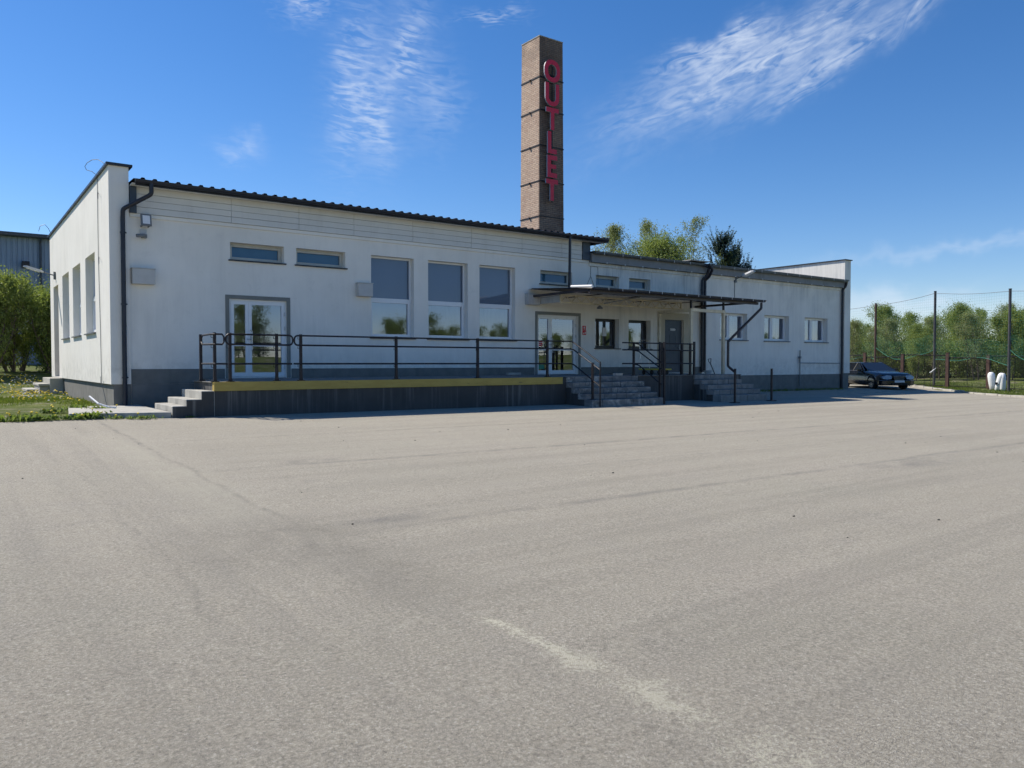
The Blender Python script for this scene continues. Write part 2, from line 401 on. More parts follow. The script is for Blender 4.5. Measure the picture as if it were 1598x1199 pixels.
M_needle = leafmat('pine_needle', (0.035, 0.065, 0.05), (0.045, 0.085, 0.055), (0.07, 0.11, 0.07), 0.08)
M_blade = leafmat('grass_blade', (0.09, 0.14, 0.025), (0.14, 0.20, 0.04), (0.22, 0.25, 0.07))
M_weed = leafmat('weed_leaf', (0.13, 0.20, 0.05), (0.19, 0.27, 0.07), (0.27, 0.33, 0.12))
M_twig = leafmat('grey_twig', (0.16, 0.14, 0.11), (0.20, 0.18, 0.14), (0.24, 0.22, 0.18), 0.0)
M_bark = simple('bark', (0.11, 0.09, 0.07), 0.95, var=0.4, scale=9, bump=0.5)
M_yellow = simple('yellow_petal', (0.75, 0.55, 0.02), 0.7, scale=30)
M_seed = simple('white_seed_head', (0.6, 0.6, 0.55), 0.9, scale=30)
M_navy = simple('dark_navy_steel', (0.016, 0.019, 0.030), 0.42, var=0.2, scale=3)
M_darktrim = simple('blue_grey_trim', (0.045, 0.065, 0.09), 0.5, var=0.15, scale=3)
M_roofmatt = simple('matt_dark_roof_sheet', (0.030, 0.026, 0.030), 0.9, var=0.2, scale=2, spec=0.05)
M_roofbrown = simple('dark_brown_sheet', (0.045, 0.036, 0.036), 0.45, var=0.2, scale=2)
M_rail = simple('dark_brown_paint', (0.010, 0.006, 0.008), 0.5, var=0.3, scale=6)
M_clad = simple('white_cladding', (0.66, 0.655, 0.62), 0.6, var=0.04, scale=1.4, dirt=(0.4, 0.4, 0.38, 0.3))
M_cream = simple('cream_plaster', (0.46, 0.42, 0.32), 0.85, var=0.08, scale=2, bump=0.2)
M_plinth = simple('grey_plinth', (0.175, 0.172, 0.158), 0.9, var=0.16, scale=3, bump=0.7, dirt=(0.10, 0.11, 0.10, 0.5))
M_surr = simple('grey_surround', (0.21, 0.215, 0.195), 0.9, var=0.08, scale=2, bump=0.3)
M_conc = simple('pale_concrete', (0.40, 0.385, 0.34), 0.95, var=0.18, scale=3, bump=0.8, dirt=(0.16, 0.16, 0.14, 0.8))
M_pvc = simple('white_window_frame', (0.78, 0.79, 0.79), 0.35, var=0.03, scale=2)
M_pvcold = simple('weathered_frame', (0.48, 0.47, 0.42), 0.5, var=0.1, scale=5)
M_darkframe = simple('dark_window_frame', (0.018, 0.018, 0.02), 0.4, var=0.2)
M_grey = simple('grey_paint_metal', (0.17, 0.18, 0.185), 0.5, var=0.15, scale=3)
M_gutter = simple('grey_zinc_gutter', (0.10, 0.115, 0.12), 0.55, var=0.2, scale=3)
M_fascia = simple('grey_fascia', (0.23, 0.235, 0.235), 0.7, var=0.12, scale=2, dirt=(0.12, 0.12, 0.11, 0.6))
M_lightgrey = simple('light_grey_plastic', (0.52, 0.53, 0.53), 0.5, var=0.05)
M_box = simple('weathered_box', (0.52, 0.515, 0.49), 0.8, var=0.06, scale=4, bump=0.2, dirt=(0.25, 0.26, 0.28, 0.7))
M_white = simple('white_plastic', (0.8, 0.8, 0.8), 0.35, var=0.03)
M_black = simple('black_rubber', (0.012, 0.012, 0.012), 0.7, var=0.2)
M_red = simple('red_sign', (0.55, 0.015, 0.03), 0.4, var=0.08)
M_letter = simple('dark_red_letter', (0.58, 0.008, 0.035), 0.4, var=0.08, scale=3)
M_letterside = simple('letter_grey_side', (0.36, 0.37, 0.40), 0.5, var=0.05)
M_beige = simple('beige_painted_steel', (0.62, 0.55, 0.39), 0.6, var=0.15, scale=4, dirt=(0.16, 0.13, 0.09, 0.6))
M_doorblue = simple('dark_blue_door', (0.032, 0.048, 0.07), 0.45, var=0.1)
M_brown = simple('brown_wood', (0.16, 0.09, 0.06), 0.7, var=0.25, scale=5)
M_rust = simple('rusty_brown_steel', (0.085, 0.045, 0.035), 0.75, var=0.35, scale=5)
M_hall = simple('blue_grey_cladding', (0.24, 0.30, 0.38), 0.55, var=0.06, scale=0.6)
M_halltrim = simple('dark_hall_trim', (0.06, 0.07, 0.085), 0.6, var=0.1)
M_yellowbox = simple('yellow_cabinet_paint', (0.55, 0.47, 0.14), 0.6, var=0.1, dirt=(0.3, 0.28, 0.12, 0.4))
M_chrome = simple('steel_tube', (0.45, 0.46, 0.47), 0.3, metal=1.0, var=0.05)
M_blind = simple('grey_blue_blind', (0.29, 0.33, 0.38), 0.9, var=0.03, scale=0.7)
M_teal = simple('teal_blind', (0.08, 0.20, 0.27), 0.8, var=0.08, scale=1.5)
M_curtain = simple('pale_curtain', (0.42, 0.44, 0.42), 0.9, var=0.08, scale=3)
M_paper = simple('white_paper', (0.7, 0.7, 0.68), 0.8, var=0.03)
M_greensticker = simple('green_sticker', (0.04, 0.25, 0.15), 0.5)
M_dark = simple('dark_interior', (0.03, 0.03, 0.032), 0.9, var=0.2)
M_trolley = simple('yellow_trolley_deck', (0.42, 0.37, 0.05), 0.6, var=0.2, scale=4)
M_fencewire = simple('dark_wire', (0.05, 0.055, 0.05), 0.6)

def stained_wall():
    m, t, b, out = newmat('dark_dock_wall')
    p = t.pos()
    c = t.mix(t.mr(t.noise(p, 1.2, 5, 0.6), 0.3, 0.7), (0.045, 0.045, 0.044), (0.070, 0.068, 0.064))
    st = t.m('MULTIPLY', t.mr(t.noise(t.mul(p, (9, 9, 0.35)), 1.0, 5, 0.7), 0.48, 0.68), t.mr(t.noise(t.mul(p, (1.1, 1, 0.1)), 1.0, 3, 0.6), 0.46, 0.6))
    c = t.mix(t.m('MULTIPLY', st, 0.75), c, (0.26, 0.255, 0.23))
    t.put(b.inputs['Base Color'], c); b.inputs['Roughness'].default_value = 0.85
    t.put(b.inputs['Normal'], t.bump(t.noise(p, 45, 5, 0.7), 0.5, 0.006))
    return m
M_dock = stained_wall()
def beammat():
    m, t, b, out = newmat('worn_yellow_beam')
    p = t.pos()
    c = t.mix(t.mr(t.noise(t.mul(p, (1.5, 1, 6)), 1.0, 5, 0.65), 0.3, 0.7), (0.38, 0.27, 0.06), (0.48, 0.36, 0.09))
    c = t.mix(t.mr(t.noise(t.mul(p, (2.2, 1, 8)), 1.3, 6, 0.7), 0.62, 0.72), c, (0.10, 0.085, 0.05))
    t.put(b.inputs['Base Color'], c); b.inputs['Roughness'].default_value = 0.7
    return m
M_beam = beammat()

def brickmat():
    m, t, b, out = newmat('chimney_brick')
    x, y, z = t.sep(t.pos())
    v = t.comb(t.m('ADD', x, y), z, 0.0)
    n = t.node('ShaderNodeTexBrick'); t.put(n.inputs['Vector'], v)
    n.inputs['Scale'].default_value = 1.0; n.inputs['Brick Width'].default_value = 0.27; n.inputs['Row Height'].default_value = 0.085
    n.inputs['Mortar Size'].default_value = 0.011; n.inputs['Mortar Smooth'].default_value = 0.4; n.inputs['Bias'].default_value = -0.1
    n.inputs['Color1'].default_value = (0.60, 0.43, 0.31, 1); n.inputs['Color2'].default_value = (0.44, 0.28, 0.20, 1); n.inputs['Mortar'].default_value = (0.15, 0.125, 0.105, 1)
    p = t.pos()
    c = t.mix(t.mr(t.noise(p, 9, 4, 0.7), 0.35, 0.65, 0, 0.45), n.outputs[0], (0.58, 0.45, 0.34))
    c = t.mix(t.mr(t.noise(t.mul(p, (5, 5, 11)), 1.0, 4, 0.7), 0.60, 0.72, 0, 0.8), c, (0.13, 0.10, 0.085))
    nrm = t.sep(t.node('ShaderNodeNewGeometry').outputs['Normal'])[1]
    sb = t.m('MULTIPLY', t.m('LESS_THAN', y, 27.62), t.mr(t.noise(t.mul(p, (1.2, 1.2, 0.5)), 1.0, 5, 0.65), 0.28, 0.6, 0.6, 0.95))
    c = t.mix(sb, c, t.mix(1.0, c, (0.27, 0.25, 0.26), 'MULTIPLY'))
    # soot under the mouth
    c = t.mix(t.m('MULTIPLY', t.mr(z, 13.6, 15.8), t.mr(t.noise(p, 1.6, 4, 0.6), 0.3, 0.65, 0.0, 0.55)), c, (0.12, 0.095, 0.08))
    t.put(b.inputs['Base Color'], c); b.inputs['Roughness'].default_value = 0.92
    t.put(b.inputs['Normal'], t.bump(t.m('ADD', t.m('MULTIPLY', n.outputs[1], -1.0), t.m('MULTIPLY', t.noise(p, 30, 4, 0.7), 0.4)), 0.7, 0.012))
    return m
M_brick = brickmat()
def blockmat():
    m, t, b, out = newmat('grey_paving_block')
    p = t.pos()
    cell = t.sep(t.voro(t.mul(p, (3.0, 3.0, 6.1)), 1.0, 'F1', 1))[0]
    c = t.mix(cell, (0.13, 0.135, 0.135), (0.22, 0.22, 0.21))
    c = t.mix(t.mr(t.noise(p, 2.6, 6, 0.75), 0.52, 0.66), c, (0.42, 0.41, 0.37))
    c = t.mix(t.mr(t.noise(p, 6, 5, 0.7), 0.58, 0.75), c, (0.07, 0.075, 0.07))
    t.put(b.inputs['Base Color'], c); b.inputs['Roughness'].default_value = 0.95
    t.put(b.inputs['Normal'], t.bump(t.noise(p, 40, 5, 0.7), 0.7, 0.008))
    return m
M_block = blockmat()
def glassmat(name='window_glass', refl=1.0, tint=(0.75, 0.8, 0.85)):
    m = bpy.data.materials.new(name); m.use_nodes = True; t = NT(m.node_tree); t.n.clear()
    out = t.node('ShaderNodeOutputMaterial')
    fr = t.node('ShaderNodeFresnel'); fr.inputs[0].default_value = 1.55
    gl = t.node('ShaderNodeBsdfGlossy'); gl.inputs['Roughness'].default_value = 0.0; gl.inputs[0].default_value = (0.74, 0.82, 1.0, 1)
    wv = t.noise(t.pos(), 1.1, 2, 0.5); t.put(gl.inputs['Normal'], t.bump(wv, 0.04, 0.02))
    tr = t.node('ShaderNodeBsdfTransparent'); tr.inputs[0].default_value = (*tint, 1)
    ms = t.node('ShaderNodeMixShader')
    t.put(ms.inputs[0], t.m('ADD', t.m('MULTIPLY', fr.outputs[0], 2.0*refl), 0.14*refl, clamp=True))
    t.l.new(tr.outputs[0], ms.inputs[1]); t.l.new(gl.outputs[0], ms.inputs[2]); t.l.new(ms.outputs[0], out.inputs[0])
    MATS[name] = m; return m
M_glass = glassmat()
M_glass2 = glassmat('upper_glass', 0.22)

# ------------------------------------------------------------------ ground
KA = Vector((36.4, 13.5)); KB = Vector((40.2, 18.1)); KD = (KB-KA).normalized(); KN = Vector((KD.y, -KD.x))  # KN points to the grass side
def kerbside(x, y): return (Vector((x, y))-KA).dot(KN)
def is_asphalt(x, y):
    if y < -12 or kerbside(x, y) > 0: return False
    if x < 3.6 and y > 18.6: return False
    if y > 33: return False
    return True
def axis(dense, lo, hi, step):
    a = []; v = dense[0]
    while v < dense[1]+1e-6: a.append(v); v += step
    s = step*1.5; v = dense[1]
    while v < hi: v += s; s *= 1.25; a.append(v)
    s = step*1.5; v = dense[0]
    while v > lo: v -= s; s *= 1.25; a.insert(0, v)
    return a
gx = axis((-6, 62), -700, 900, 1.0); gy = axis((-28, 62), -600, 1200, 1.0)
mb = MB(); rnd = random.Random(3)
for yy in gy:
    for xx in gx:
        z = g(xx, yy)
        if is_asphalt(xx, yy): z -= 0.12
        else: z += 0.0 + rnd.uniform(-0.03, 0.05)
        mb.v.append((xx, yy, z))
nx = len(gx)
for j in range(len(gy)-1):
    for i in range(nx-1): mb.f.append((j*nx+i, j*nx+i+1, (j+1)*nx+i+1, (j+1)*nx+i))
mb.build('ground', M_grass, kind='structure', smooth=True)
# asphalt yard: 0.5 m cells, cut along the kerb
mb = MB(); st = 0.5; idx = {}
def av(x, y):
    k = (round(x, 4), round(y, 4))
    if k not in idx: idx[k] = len(mb.v); mb.v.append((x, y, g(x, y)))
    return idx[k]
x = -40.0
while x < 46:
    y = -12.0
    while y < 33:
        pts = [(x, y), (x+st, y), (x+st, y+st), (x, y+st)]
        if not (x+st/2 < 3.6 and y+st/2 > 18.6):
            ins = [kerbside(*q) <= 0 for q in pts]
            if all(ins): mb.f.append(tuple(av(*q) for q in pts))
            elif any(ins):
                res = []
                for i in range(4):
                    a, b2 = pts[i], pts[(i+1) % 4]; ka, kb = kerbside(*a), kerbside(*b2)
                    if ka <= 0: res.append(a)
                    if (ka <= 0) != (kb <= 0):
                        t_ = ka/(ka-kb); res.append((a[0]+(b2[0]-a[0])*t_, a[1]+(b2[1]-a[1])*t_))
                if len(res) > 2: mb.f.append(tuple(av(*q) for q in res))
        y += st
    x += st
mb.build('asphalt_yard', M_asphalt, kind='structure')
# kerb
mb = MB(); L = -14.0
while L < 14:
    a = KA + KD*L; b2 = KA + KD*(L+0.96); c_ = (a+b2)/2 + KN*0.06
    z = g(c_.x, c_.y) + rnd.uniform(0.0, 0.035)
    mb.cbox((c_.x, c_.y, z), (0.97, 0.11, 0.14), math.atan2(KD.y, KD.x)+rnd.uniform(-0.01, 0.01), rnd.uniform(-0.015, 0.015))
    L += 1.0
mb.build('kerb', M_conc, kind='structure', bevel=0.01)
# concrete apron slab by the corner
mb = MB(); mb.prism([(2.05, 18.75), (3.92, 18.0), (3.92, 21.66), (2.35, 21.66)], 2, -0.14, 0.045)
mb.build('pavement_slab', M_conc, kind='structure', bevel=0.015)

# ------------------------------------------------------------------ building
WY = 21.7; GX = 3.3
BLD = thing('outlet_building', 'long low white plastered building with dark gutters and corrugated roof behind the asphalt yard', 'building', (20, 28, 0))

def fmap(u, w, d): return (u, WY+d, w)
def gmap(u, w, d): return (GX+d, u, w)
def mbox(mb, mp, u0, u1, w0, w1, d0, d1):
    a = mp(u0, w0, d0); b2 = mp(u1, w1, d1)
    return mb.box(min(a[0], b2[0]), max(a[0], b2[0]), min(a[1], b2[1]), max(a[1], b2[1]), min(a[2], b2[2]), max(a[2], b2[2]))
def wallslab(mb, mp, u0, u1, w0, w1, holes, th):
    holes = [h for h in holes if h[0] < u1 and h[1] > u0]
    us = sorted({u0, u1, *[h[0] for h in holes], *[h[1] for h in holes]}); ws = sorted({w0, w1, *[max(h[2], w0) for h in holes], *[h[3] for h in holes]})
    for i in range(len(us)-1):
        for j in range(len(ws)-1):
            cu, cw = (us[i]+us[i+1])/2, (ws[j]+ws[j+1])/2
            if any(h[0] < cu < h[1] and h[2] < cw < h[3] for h in holes): continue
            for d in (0, th): mb.quad(mp(us[i], ws[j], d), mp(us[i+1], ws[j], d), mp(us[i+1], ws[j+1], d), mp(us[i], ws[j+1], d))
    for h in list(holes)+[(u0, u1, w0, w1)]:
        a, b2, c_, e = h
        mb.quad(mp(a, c_, 0), mp(a, e, 0), mp(a, e, th), mp(a, c_, th)); mb.quad(mp(b2, c_, 0), mp(b2, e, 0), mp(b2, e, th), mp(b2, c_, th))
        mb.quad(mp(a, c_, 0), mp(b2, c_, 0), mp(b2, c_, th), mp(a, c_, th)); mb.quad(mp(a, e, 0), mp(b2, e, 0), mp(b2, e, th), mp(a, e, th))

HW = [(6.28, 7.78, 3.95, 4.43), (8.14, 9.65, 3.95, 4.43), (17.07, 18.56, 3.95, 4.43)]
HS = [(19.73, 20.93, 3.98, 4.43), (21.47, 22.65, 3.98, 4.43)]
BW = [(10.49, 11.97, 1.90, 4.42), (12.49, 14.0, 1.90, 4.42), (14.47, 15.96, 1.90, 4.42)]
D1 = (6.24, 7.84, 0.70, 2.88); D2 = (16.94, 18.86, 0.70, 2.85); D3 = (23.47, 24.56, 0.72, 2.88)
WD = [(19.70, 20.94, 1.68, 2.80), (21.45, 22.67, 1.68, 2.80)]
WR = [(26.94, 28.80, 2.13, 3.30), (30.04, 31.92, 2.13, 3.30), (33.18, 35.10, 2.13, 3.30)]
ALL = HW + HS + BW + [D1, D2, D3] + WD + WR
GW = [(24.0, 25.8, 1.97, 4.18), (26.88, 28.68, 1.97, 4.18), (29.66, 31.46, 1.97, 4.18)]
GD = (32.75, 34.3, 0.60, 4.0)

mb = MB()
wallslab(mb, fmap, 3.77, 19.35, 0.0, 5.62, ALL, 0.42)
wallslab(mb, fmap, 19.35, 36.43, -0.3, 5.12, ALL, 0.42)
wallslab(mb, gmap, 21.62, 35.4, 0.58, 6.06, GW + [GD], 0.46)
mb.box(36.43, 36.96, 21.60, 35.4, 0.60, 6.27)           # right parapet wall
mb.box(3.76, 36.43, 35.0, 35.4, -0.2, 5.6)              # rear wall
mb.box(19.0, 19.34, 22.13, 34.99, 4.8, 5.8)             # upstand between the two roofs
mb.build('wall', M_plaster, BLD)
mb = MB(); mb.box(3.38, 3.755, 21.655, 21.70, 0.0, 0.579)
mbox(mb, gmap, 21.66, 35.38, -0.3, 0.579, 0.06, 0.44)
mb.box(36.43, 36.93, 21.64, 35.38, -0.4, 0.599)
mb.box(3.78, 36.42, 21.67, 21.698, -0.3, 0.57)
for a, b2 in ((3.78, D1[0]-0.135), (D1[1]+0.135, D2[0]-0.135), (D2[1]+0.135, 23.1), (25.0, 25.75)):
    mb.box(a, b2, 21.685, 21.6985, 0.572, 0.96)
mb.build('plinth', M_plinth, BLD)
mb = MB()
for D in (D1, D2):
    mb = MB(); a, b2, c_, e = D; w = 0.105
    mb.box(a-w, a, 21.68, 21.699, c_, e+w); mb.box(b2, b2+w, 21.68, 21.699, c_, e+w); mb.box(a, b2, 21.68, 21.699, e, e+w)
    mb.build('door_surround', M_surr, BLD)
mb = MB(); mb.box(23.1, 23.46, 21.66, 21.698, 0.72, 3.15); mb.box(24.57, 25.0, 21.66, 21.698, 0.72, 3.15); mb.box(23.46, 24.57, 21.66, 21.698, 2.88, 3.15)
mb.build('door_surround', M_cream, BLD, label='cream surround of the dark blue door')
# cladding band: individual boards
mb = MB(); z = 4.935; rows = [4.935, 5.10, 5.265, 5.43, 5.6]
for i in range(4):
    xx = 3.80
    joints = [3.80, 6.3, 8.2, 9.9, 11.9, 14.1, 16.2, 18.0, 18.97]
    for a, b2 in zip(joints[:-1], joints[1:]): mb.box(a+0.004, b2-0.004, 21.625-0.006*(i % 2), 21.69, rows[i]+0.005, rows[i+1]-0.004)
for a in joints[1:-1]:
    for zz in rows[:-1]: mb.cbox((a-0.05, 21.618, zz+0.05), (0.018, 0.012, 0.018))
mb.build('cladding', M_clad, BLD)
mb = MB(); mb.box(3.79, 19.34, 21.655, 21.699, 4.84, 4.93); mb.box(19.36, 36.42, 21.65, 21.699, 4.74, 4.86)
mb.build('ledge', M_plaster, BLD)
MB().box(3.775, 3.93, 21.56, 21.66, 4.93, 5.60).build('corner_trim', M_darktrim, BLD); MB().box(18.975, 19.34, 21.58, 21.66, 4.935, 5.58).build('corner_trim', M_darktrim, BLD)
MB().box(3.24, 3.84, 21.54, 35.46, 6.062, 6.12).build('parapet_cap', M_navy, BLD); MB().box(36.37, 37.02, 21.54, 35.46, 6.272, 6.32).build('parapet_cap', M_navy, BLD)
# corrugated roof on the high part
mb = MB(); xs = []; x = 3.80; pitch = 0.28
while x < 19.95:
    for (dx_, dz_) in ((0, 0), (0.155, 0), (0.185, 0.045), (0.25, 0.045)): xs.append((x+dx_, dz_))
    x += pitch
ys = [(21.20, 5.72), (24, 5.79), (35.0, 6.02)]
n0 = len(mb.v)
for (yy, zz) in ys:
    for (x_, dz_) in xs: mb.v.append((x_, yy, zz+dz_))
for (yy, zz) in ys:
    for (x_, dz_) in xs: mb.v.append((x_, yy, zz+dz_-0.012))
k = len(xs); o_ = k*len(ys)
for j in range(len(ys)-1):
    for i in range(k-1):
        mb.f.append((j*k+i, j*k+i+1, (j+1)*k+i+1, (j+1)*k+i)); mb.f.append((o_+j*k+i, o_+j*k+i+1, o_+(j+1)*k+i+1, o_+(j+1)*k+i))
for i in range(k-1): mb.f.append((i, i+1, o_+i+1, o_+i))
roof = mb.build('roof', M_roofmatt, BLD)
MB().box(3.78, 19.95, 21.28, 21.62, 5.60, 5.625).build('soffit', M_clad, roof)
mb = MB(); mb.box(3.85, 19.95, 21.245, 21.275, 5.57, 5.71); mb.box(19.90, 19.95, 21.275, 34.9, 5.60, 5.78)
mb.build('fascia', M_navy, roof)
mb = MB()
def gutter(mb, x0, x1, y, z, r=0.065, n=7):
    pts = [(y-r*math.cos(math.pi*i/n), z-r*math.sin(math.pi*i/n)*1.1) for i in range(n+1)]
    pts2 = [(y-(r-0.008)*math.cos(math.pi*i/n), z-(r-0.008)*math.sin(math.pi*i/n)*1.1) for i in range(n+1)]
    mb.prism(pts+pts2[::-1], 0, x0, x1)
    mb.tube([(x0, y-r, z), (x1, y-r, z)], 0.010, 6)
    mb.prism(pts, 0, x0, x0+0.008); mb.prism(pts, 0, x1-0.008, x1)
gutter(mb, 3.83, 19.85, 21.165, 5.69, 0.075)
mb.build('gutter', M_navy, BLD)
# roof, fascia and gutter of the low part
mb = MB(); mb.prism([(21.35, 5.22), (21.35, 5.26), (35.0, 5.62), (35.0, 5.55)], 0, 19.36, 36.42)
roof2 = mb.build('roof', M_halltrim, BLD, label='flat roofing felt of the lower right wing')
mb = MB(); mb.box(19.36, 36.40, 21.50, 21.69, 4.87, 5.20)
mb.build('fascia', M_fascia, roof2)
mb = MB(); gutter(mb, 19.36, 25.45, 21.40, 5.24, 0.08); gutter(mb, 25.95, 36.30, 21.40, 5.22, 0.08)
mb.build('gutter', M_gutter, BLD, label='grey half-round gutter of the lower wing')
x = 19.8
while x < 36.2:
    if abs(x-25.7) > 0.3:
        MB().box(x, x+0.025, 21.315, 21.325, 5.14, 5.25).build('gutter_bracket', M_lightgrey, BLD); MB().cbox((x+0.3, 21.49, 4.872), (0.07, 0.012, 0.05)).build('fascia_clip', M_lightgrey, BLD)
    x += 0.95
# rainwater pipes
def arc(pts, r=0.07, k=4):
    out = [Vector(pts[0])]
    for i in range(1, len(pts)-1):
        p0, p, p1 = Vector(pts[i-1]), Vector(pts[i]), Vector(pts[i+1])
        a = p + (p0-p).normalized()*r; b2 = p + (p1-p).normalized()*r
        for j in range(k+1):
            t_ = j/k; out.append((1-t_)**2*a + 2*t_*(1-t_)*p + t_*t_*b2)
    out.append(Vector(pts[-1])); return out
def clips(mb, x, y, zs):
    for zz in zs: mb.lathe([(0.066, zz-0.02), (0.066, zz+0.02)], 10, Matrix.Translation((x, y, 0))); mb.cbox((x+0.06, y+0.02, zz), (0.05, 0.03, 0.03))
def dpipe(path, r, name='downpipe', cl=None, mat=None, label=None):
    mb = MB(); mb.tube(arc(path), r, 12)
    if cl: clips(mb, *cl)
    return mb.build(name, mat or M_navy, BLD, smooth=False, label=label)
dpipe([(4.20, 21.165, 5.64), (4.20, 21.165, 5.36), (3.60, 21.50, 4.98), (3.60, 21.54, 4.75), (3.60, 21.54, 0.02)], 0.055, cl=(3.60, 21.54, (4.4, 2.6, 0.75)), label='dark downpipe at the left corner pier')
dpipe([(18.0, 21.165, 5.64), (18.0, 21.20, 3.62)], 0.05, label='short dark downpipe ending on the canopy')
dpipe([(25.45, 21.40, 5.20), (25.75, 21.33, 5.12), (25.78, 21.45, 4.80), (25.66, 21.6, 4.62), (25.66, 21.6, 0.74)], 0.058, cl=(25.66, 21.6, (4.2, 2.6, 1.2)), label='left one of the paired dark downpipes')
dpipe([(25.60, 21.22, 5.22), (25.86, 21.25, 5.02), (25.90, 21.45, 4.74), (25.82, 21.6, 4.60), (25.82, 21.6, 0.74)], 0.058, cl=(25.82, 21.6, (3.6, 1.9)), label='right one of the paired dark downpipes')
dpipe([(36.26, 21.40, 5.14), (36.26, 21.45, 4.95), (36.24, 21.60, 4.78), (36.24, 21.60, -0.16)], 0.058, cl=(36.24, 21.60, (3.6, 2.0, 0.8)), label='dark downpipe beside the right parapet')
mb = MB(); mb.prism([(24.55, 21.28), (25.72, 21.24), (25.72, 21.9), (24.55, 22.0)], 2, 5.31, 5.345)
mb.build('roof_flashing', M_conc, BLD)

# windows
def window(mp, h, layout, frame=M_pvc, glass=M_glass, blind=None, rec=0.20, sill=M_navy, fw=0.055, label=None, blind_top=None):
    a, b2, c_, e = h
    mb = MB()
    def fr(u0, u1, w0, w1, w, d0, d1):
        mbox(mb, mp, u0, u0+w, w0, w1, d0, d1); mbox(mb, mp, u1-w, u1, w0, w1, d0, d1)
        mbox(mb, mp, u0+w, u1-w, w0, w0+w, d0, d1); mbox(mb, mp, u0+w, u1-w, w1-w, w1, d0, d1)
    fr(a+0.002, b2-0.002, c_+0.002, e-0.002, fw, rec, rec+0.07)
    panes = []
    if layout == 'single':
        fr(a+fw, b2-fw, c_+fw, e-fw, 0.045, rec-0.012, rec+0.05); panes.append((a+fw+0.045, b2-fw-0.045, c_+fw+0.045, e-fw-0.045, 0))
    elif layout == 'tall':
        tz = c_+ (e-c_)*0.475
        mbox(mb, mp, a+fw, b2-fw, tz-0.04, tz+0.04, rec-0.003, rec+0.067)
        fr(a+fw, b2-fw, c_+fw, tz-0.04, 0.065, rec-0.02, rec+0.05)
        panes += [(a+fw+0.065, b2-fw-0.065, c_+fw+0.065, tz-0.105, 0), (a+fw, b2-fw, tz+0.04, e-fw, 1)]
    elif layout == 'double':
        mid = a+(b2-a)*0.44
        mbox(mb, mp, mid-0.035, mid+0.035, c_+fw, e-fw, rec-0.003, rec+0.067)
        for u0, u1 in ((a+fw, mid-0.035), (mid+0.035, b2-fw)):
            fr(u0, u1, c_+fw, e-fw, 0.05, rec-0.02, rec+0.05); panes.append((u0+0.05, u1-0.05, c_+fw+0.05, e-fw-0.05, 0))
    w = mb.build('window', frame, BLD, label=label)
    for (u0, u1, w0, w1, kd) in panes:
        p = MB(); p.quad(mp(u0-0.01, w0-0.01, rec+0.03), mp(u1+0.01, w0-0.01, rec+0.03), mp(u1+0.01, w1+0.01, rec+0.03), mp(u0-0.01, w1+0.01, rec+0.03))
        p.build('pane', M_glass2 if kd else glass, w)
    if sill:
        s = MB(); mbox(s, mp, a-0.05, b2+0.05, c_-0.035, c_-0.001, -0.06, rec-0.001); s.build('sill', sill, w)
    if blind:
        mt, frac = blind
        s = MB(); mbox(s, mp, a+0.03, b2-0.03, e-(e-c_)*frac, e-0.04, rec+0.09, rec+0.10); s.build('blind', mt, w)
    return w
window(fmap, HW[0], 'single', frame=M_pvcold, glass=M_glass2, blind=(M_teal, 1.0))
window(fmap, HW[1], 'single', frame=M_pvcold, glass=M_glass2, blind=(M_teal, 1.0))
window(fmap, HW[2], 'single', frame=M_pvcold, glass=M_glass2, blind=(M_teal, 1.0))
for h in HS: window(fmap, h, 'single', frame=M_pvcold, glass=M_glass2, sill=M_grey, blind=(M_teal, 1.0))
for h in BW: window(fmap, h, 'tall', sill=M_darktrim, blind=(M_blind, 0.53))
for h in WD: window(fmap, h, 'single', frame=M_darkframe, sill=M_darkframe, rec=0.24, label='dark framed window under the canopy')
for h in WR:
    w = window(fmap, h, 'double', sill=M_darktrim, rec=0.24)
    a, b2, c_, e = h
    for (u0, u1) in ((a+0.04, a+0.75), (a+1.0, b2-0.45)):
        cm = MB(); n = 26
        for i in range(n):
            uu, uv = u0+(u1-u0)*i/n, u0+(u1-u0)*(i+1)/n
            d0 = 0.38+0.025*math.sin(i*1.9); d1 = 0.38+0.025*math.sin((i+1)*1.9)
            cm.quad(fmap(uu, c_, d0), fmap(uv, c_, d1), fmap(uv, e, d1), fmap(uu, e, d0))
        cm.build('curtain', M_curtain, w, smooth=True)
for h in GW: window(gmap, h, 'tall', sill=M_grey, rec=0.19, blind=(M_blind, 0.5))
# paper in window
MB().box(20.30, 20.52, 21.955, 21.96, 2.15, 2.48).build('paper_notice', M_paper, BLD)

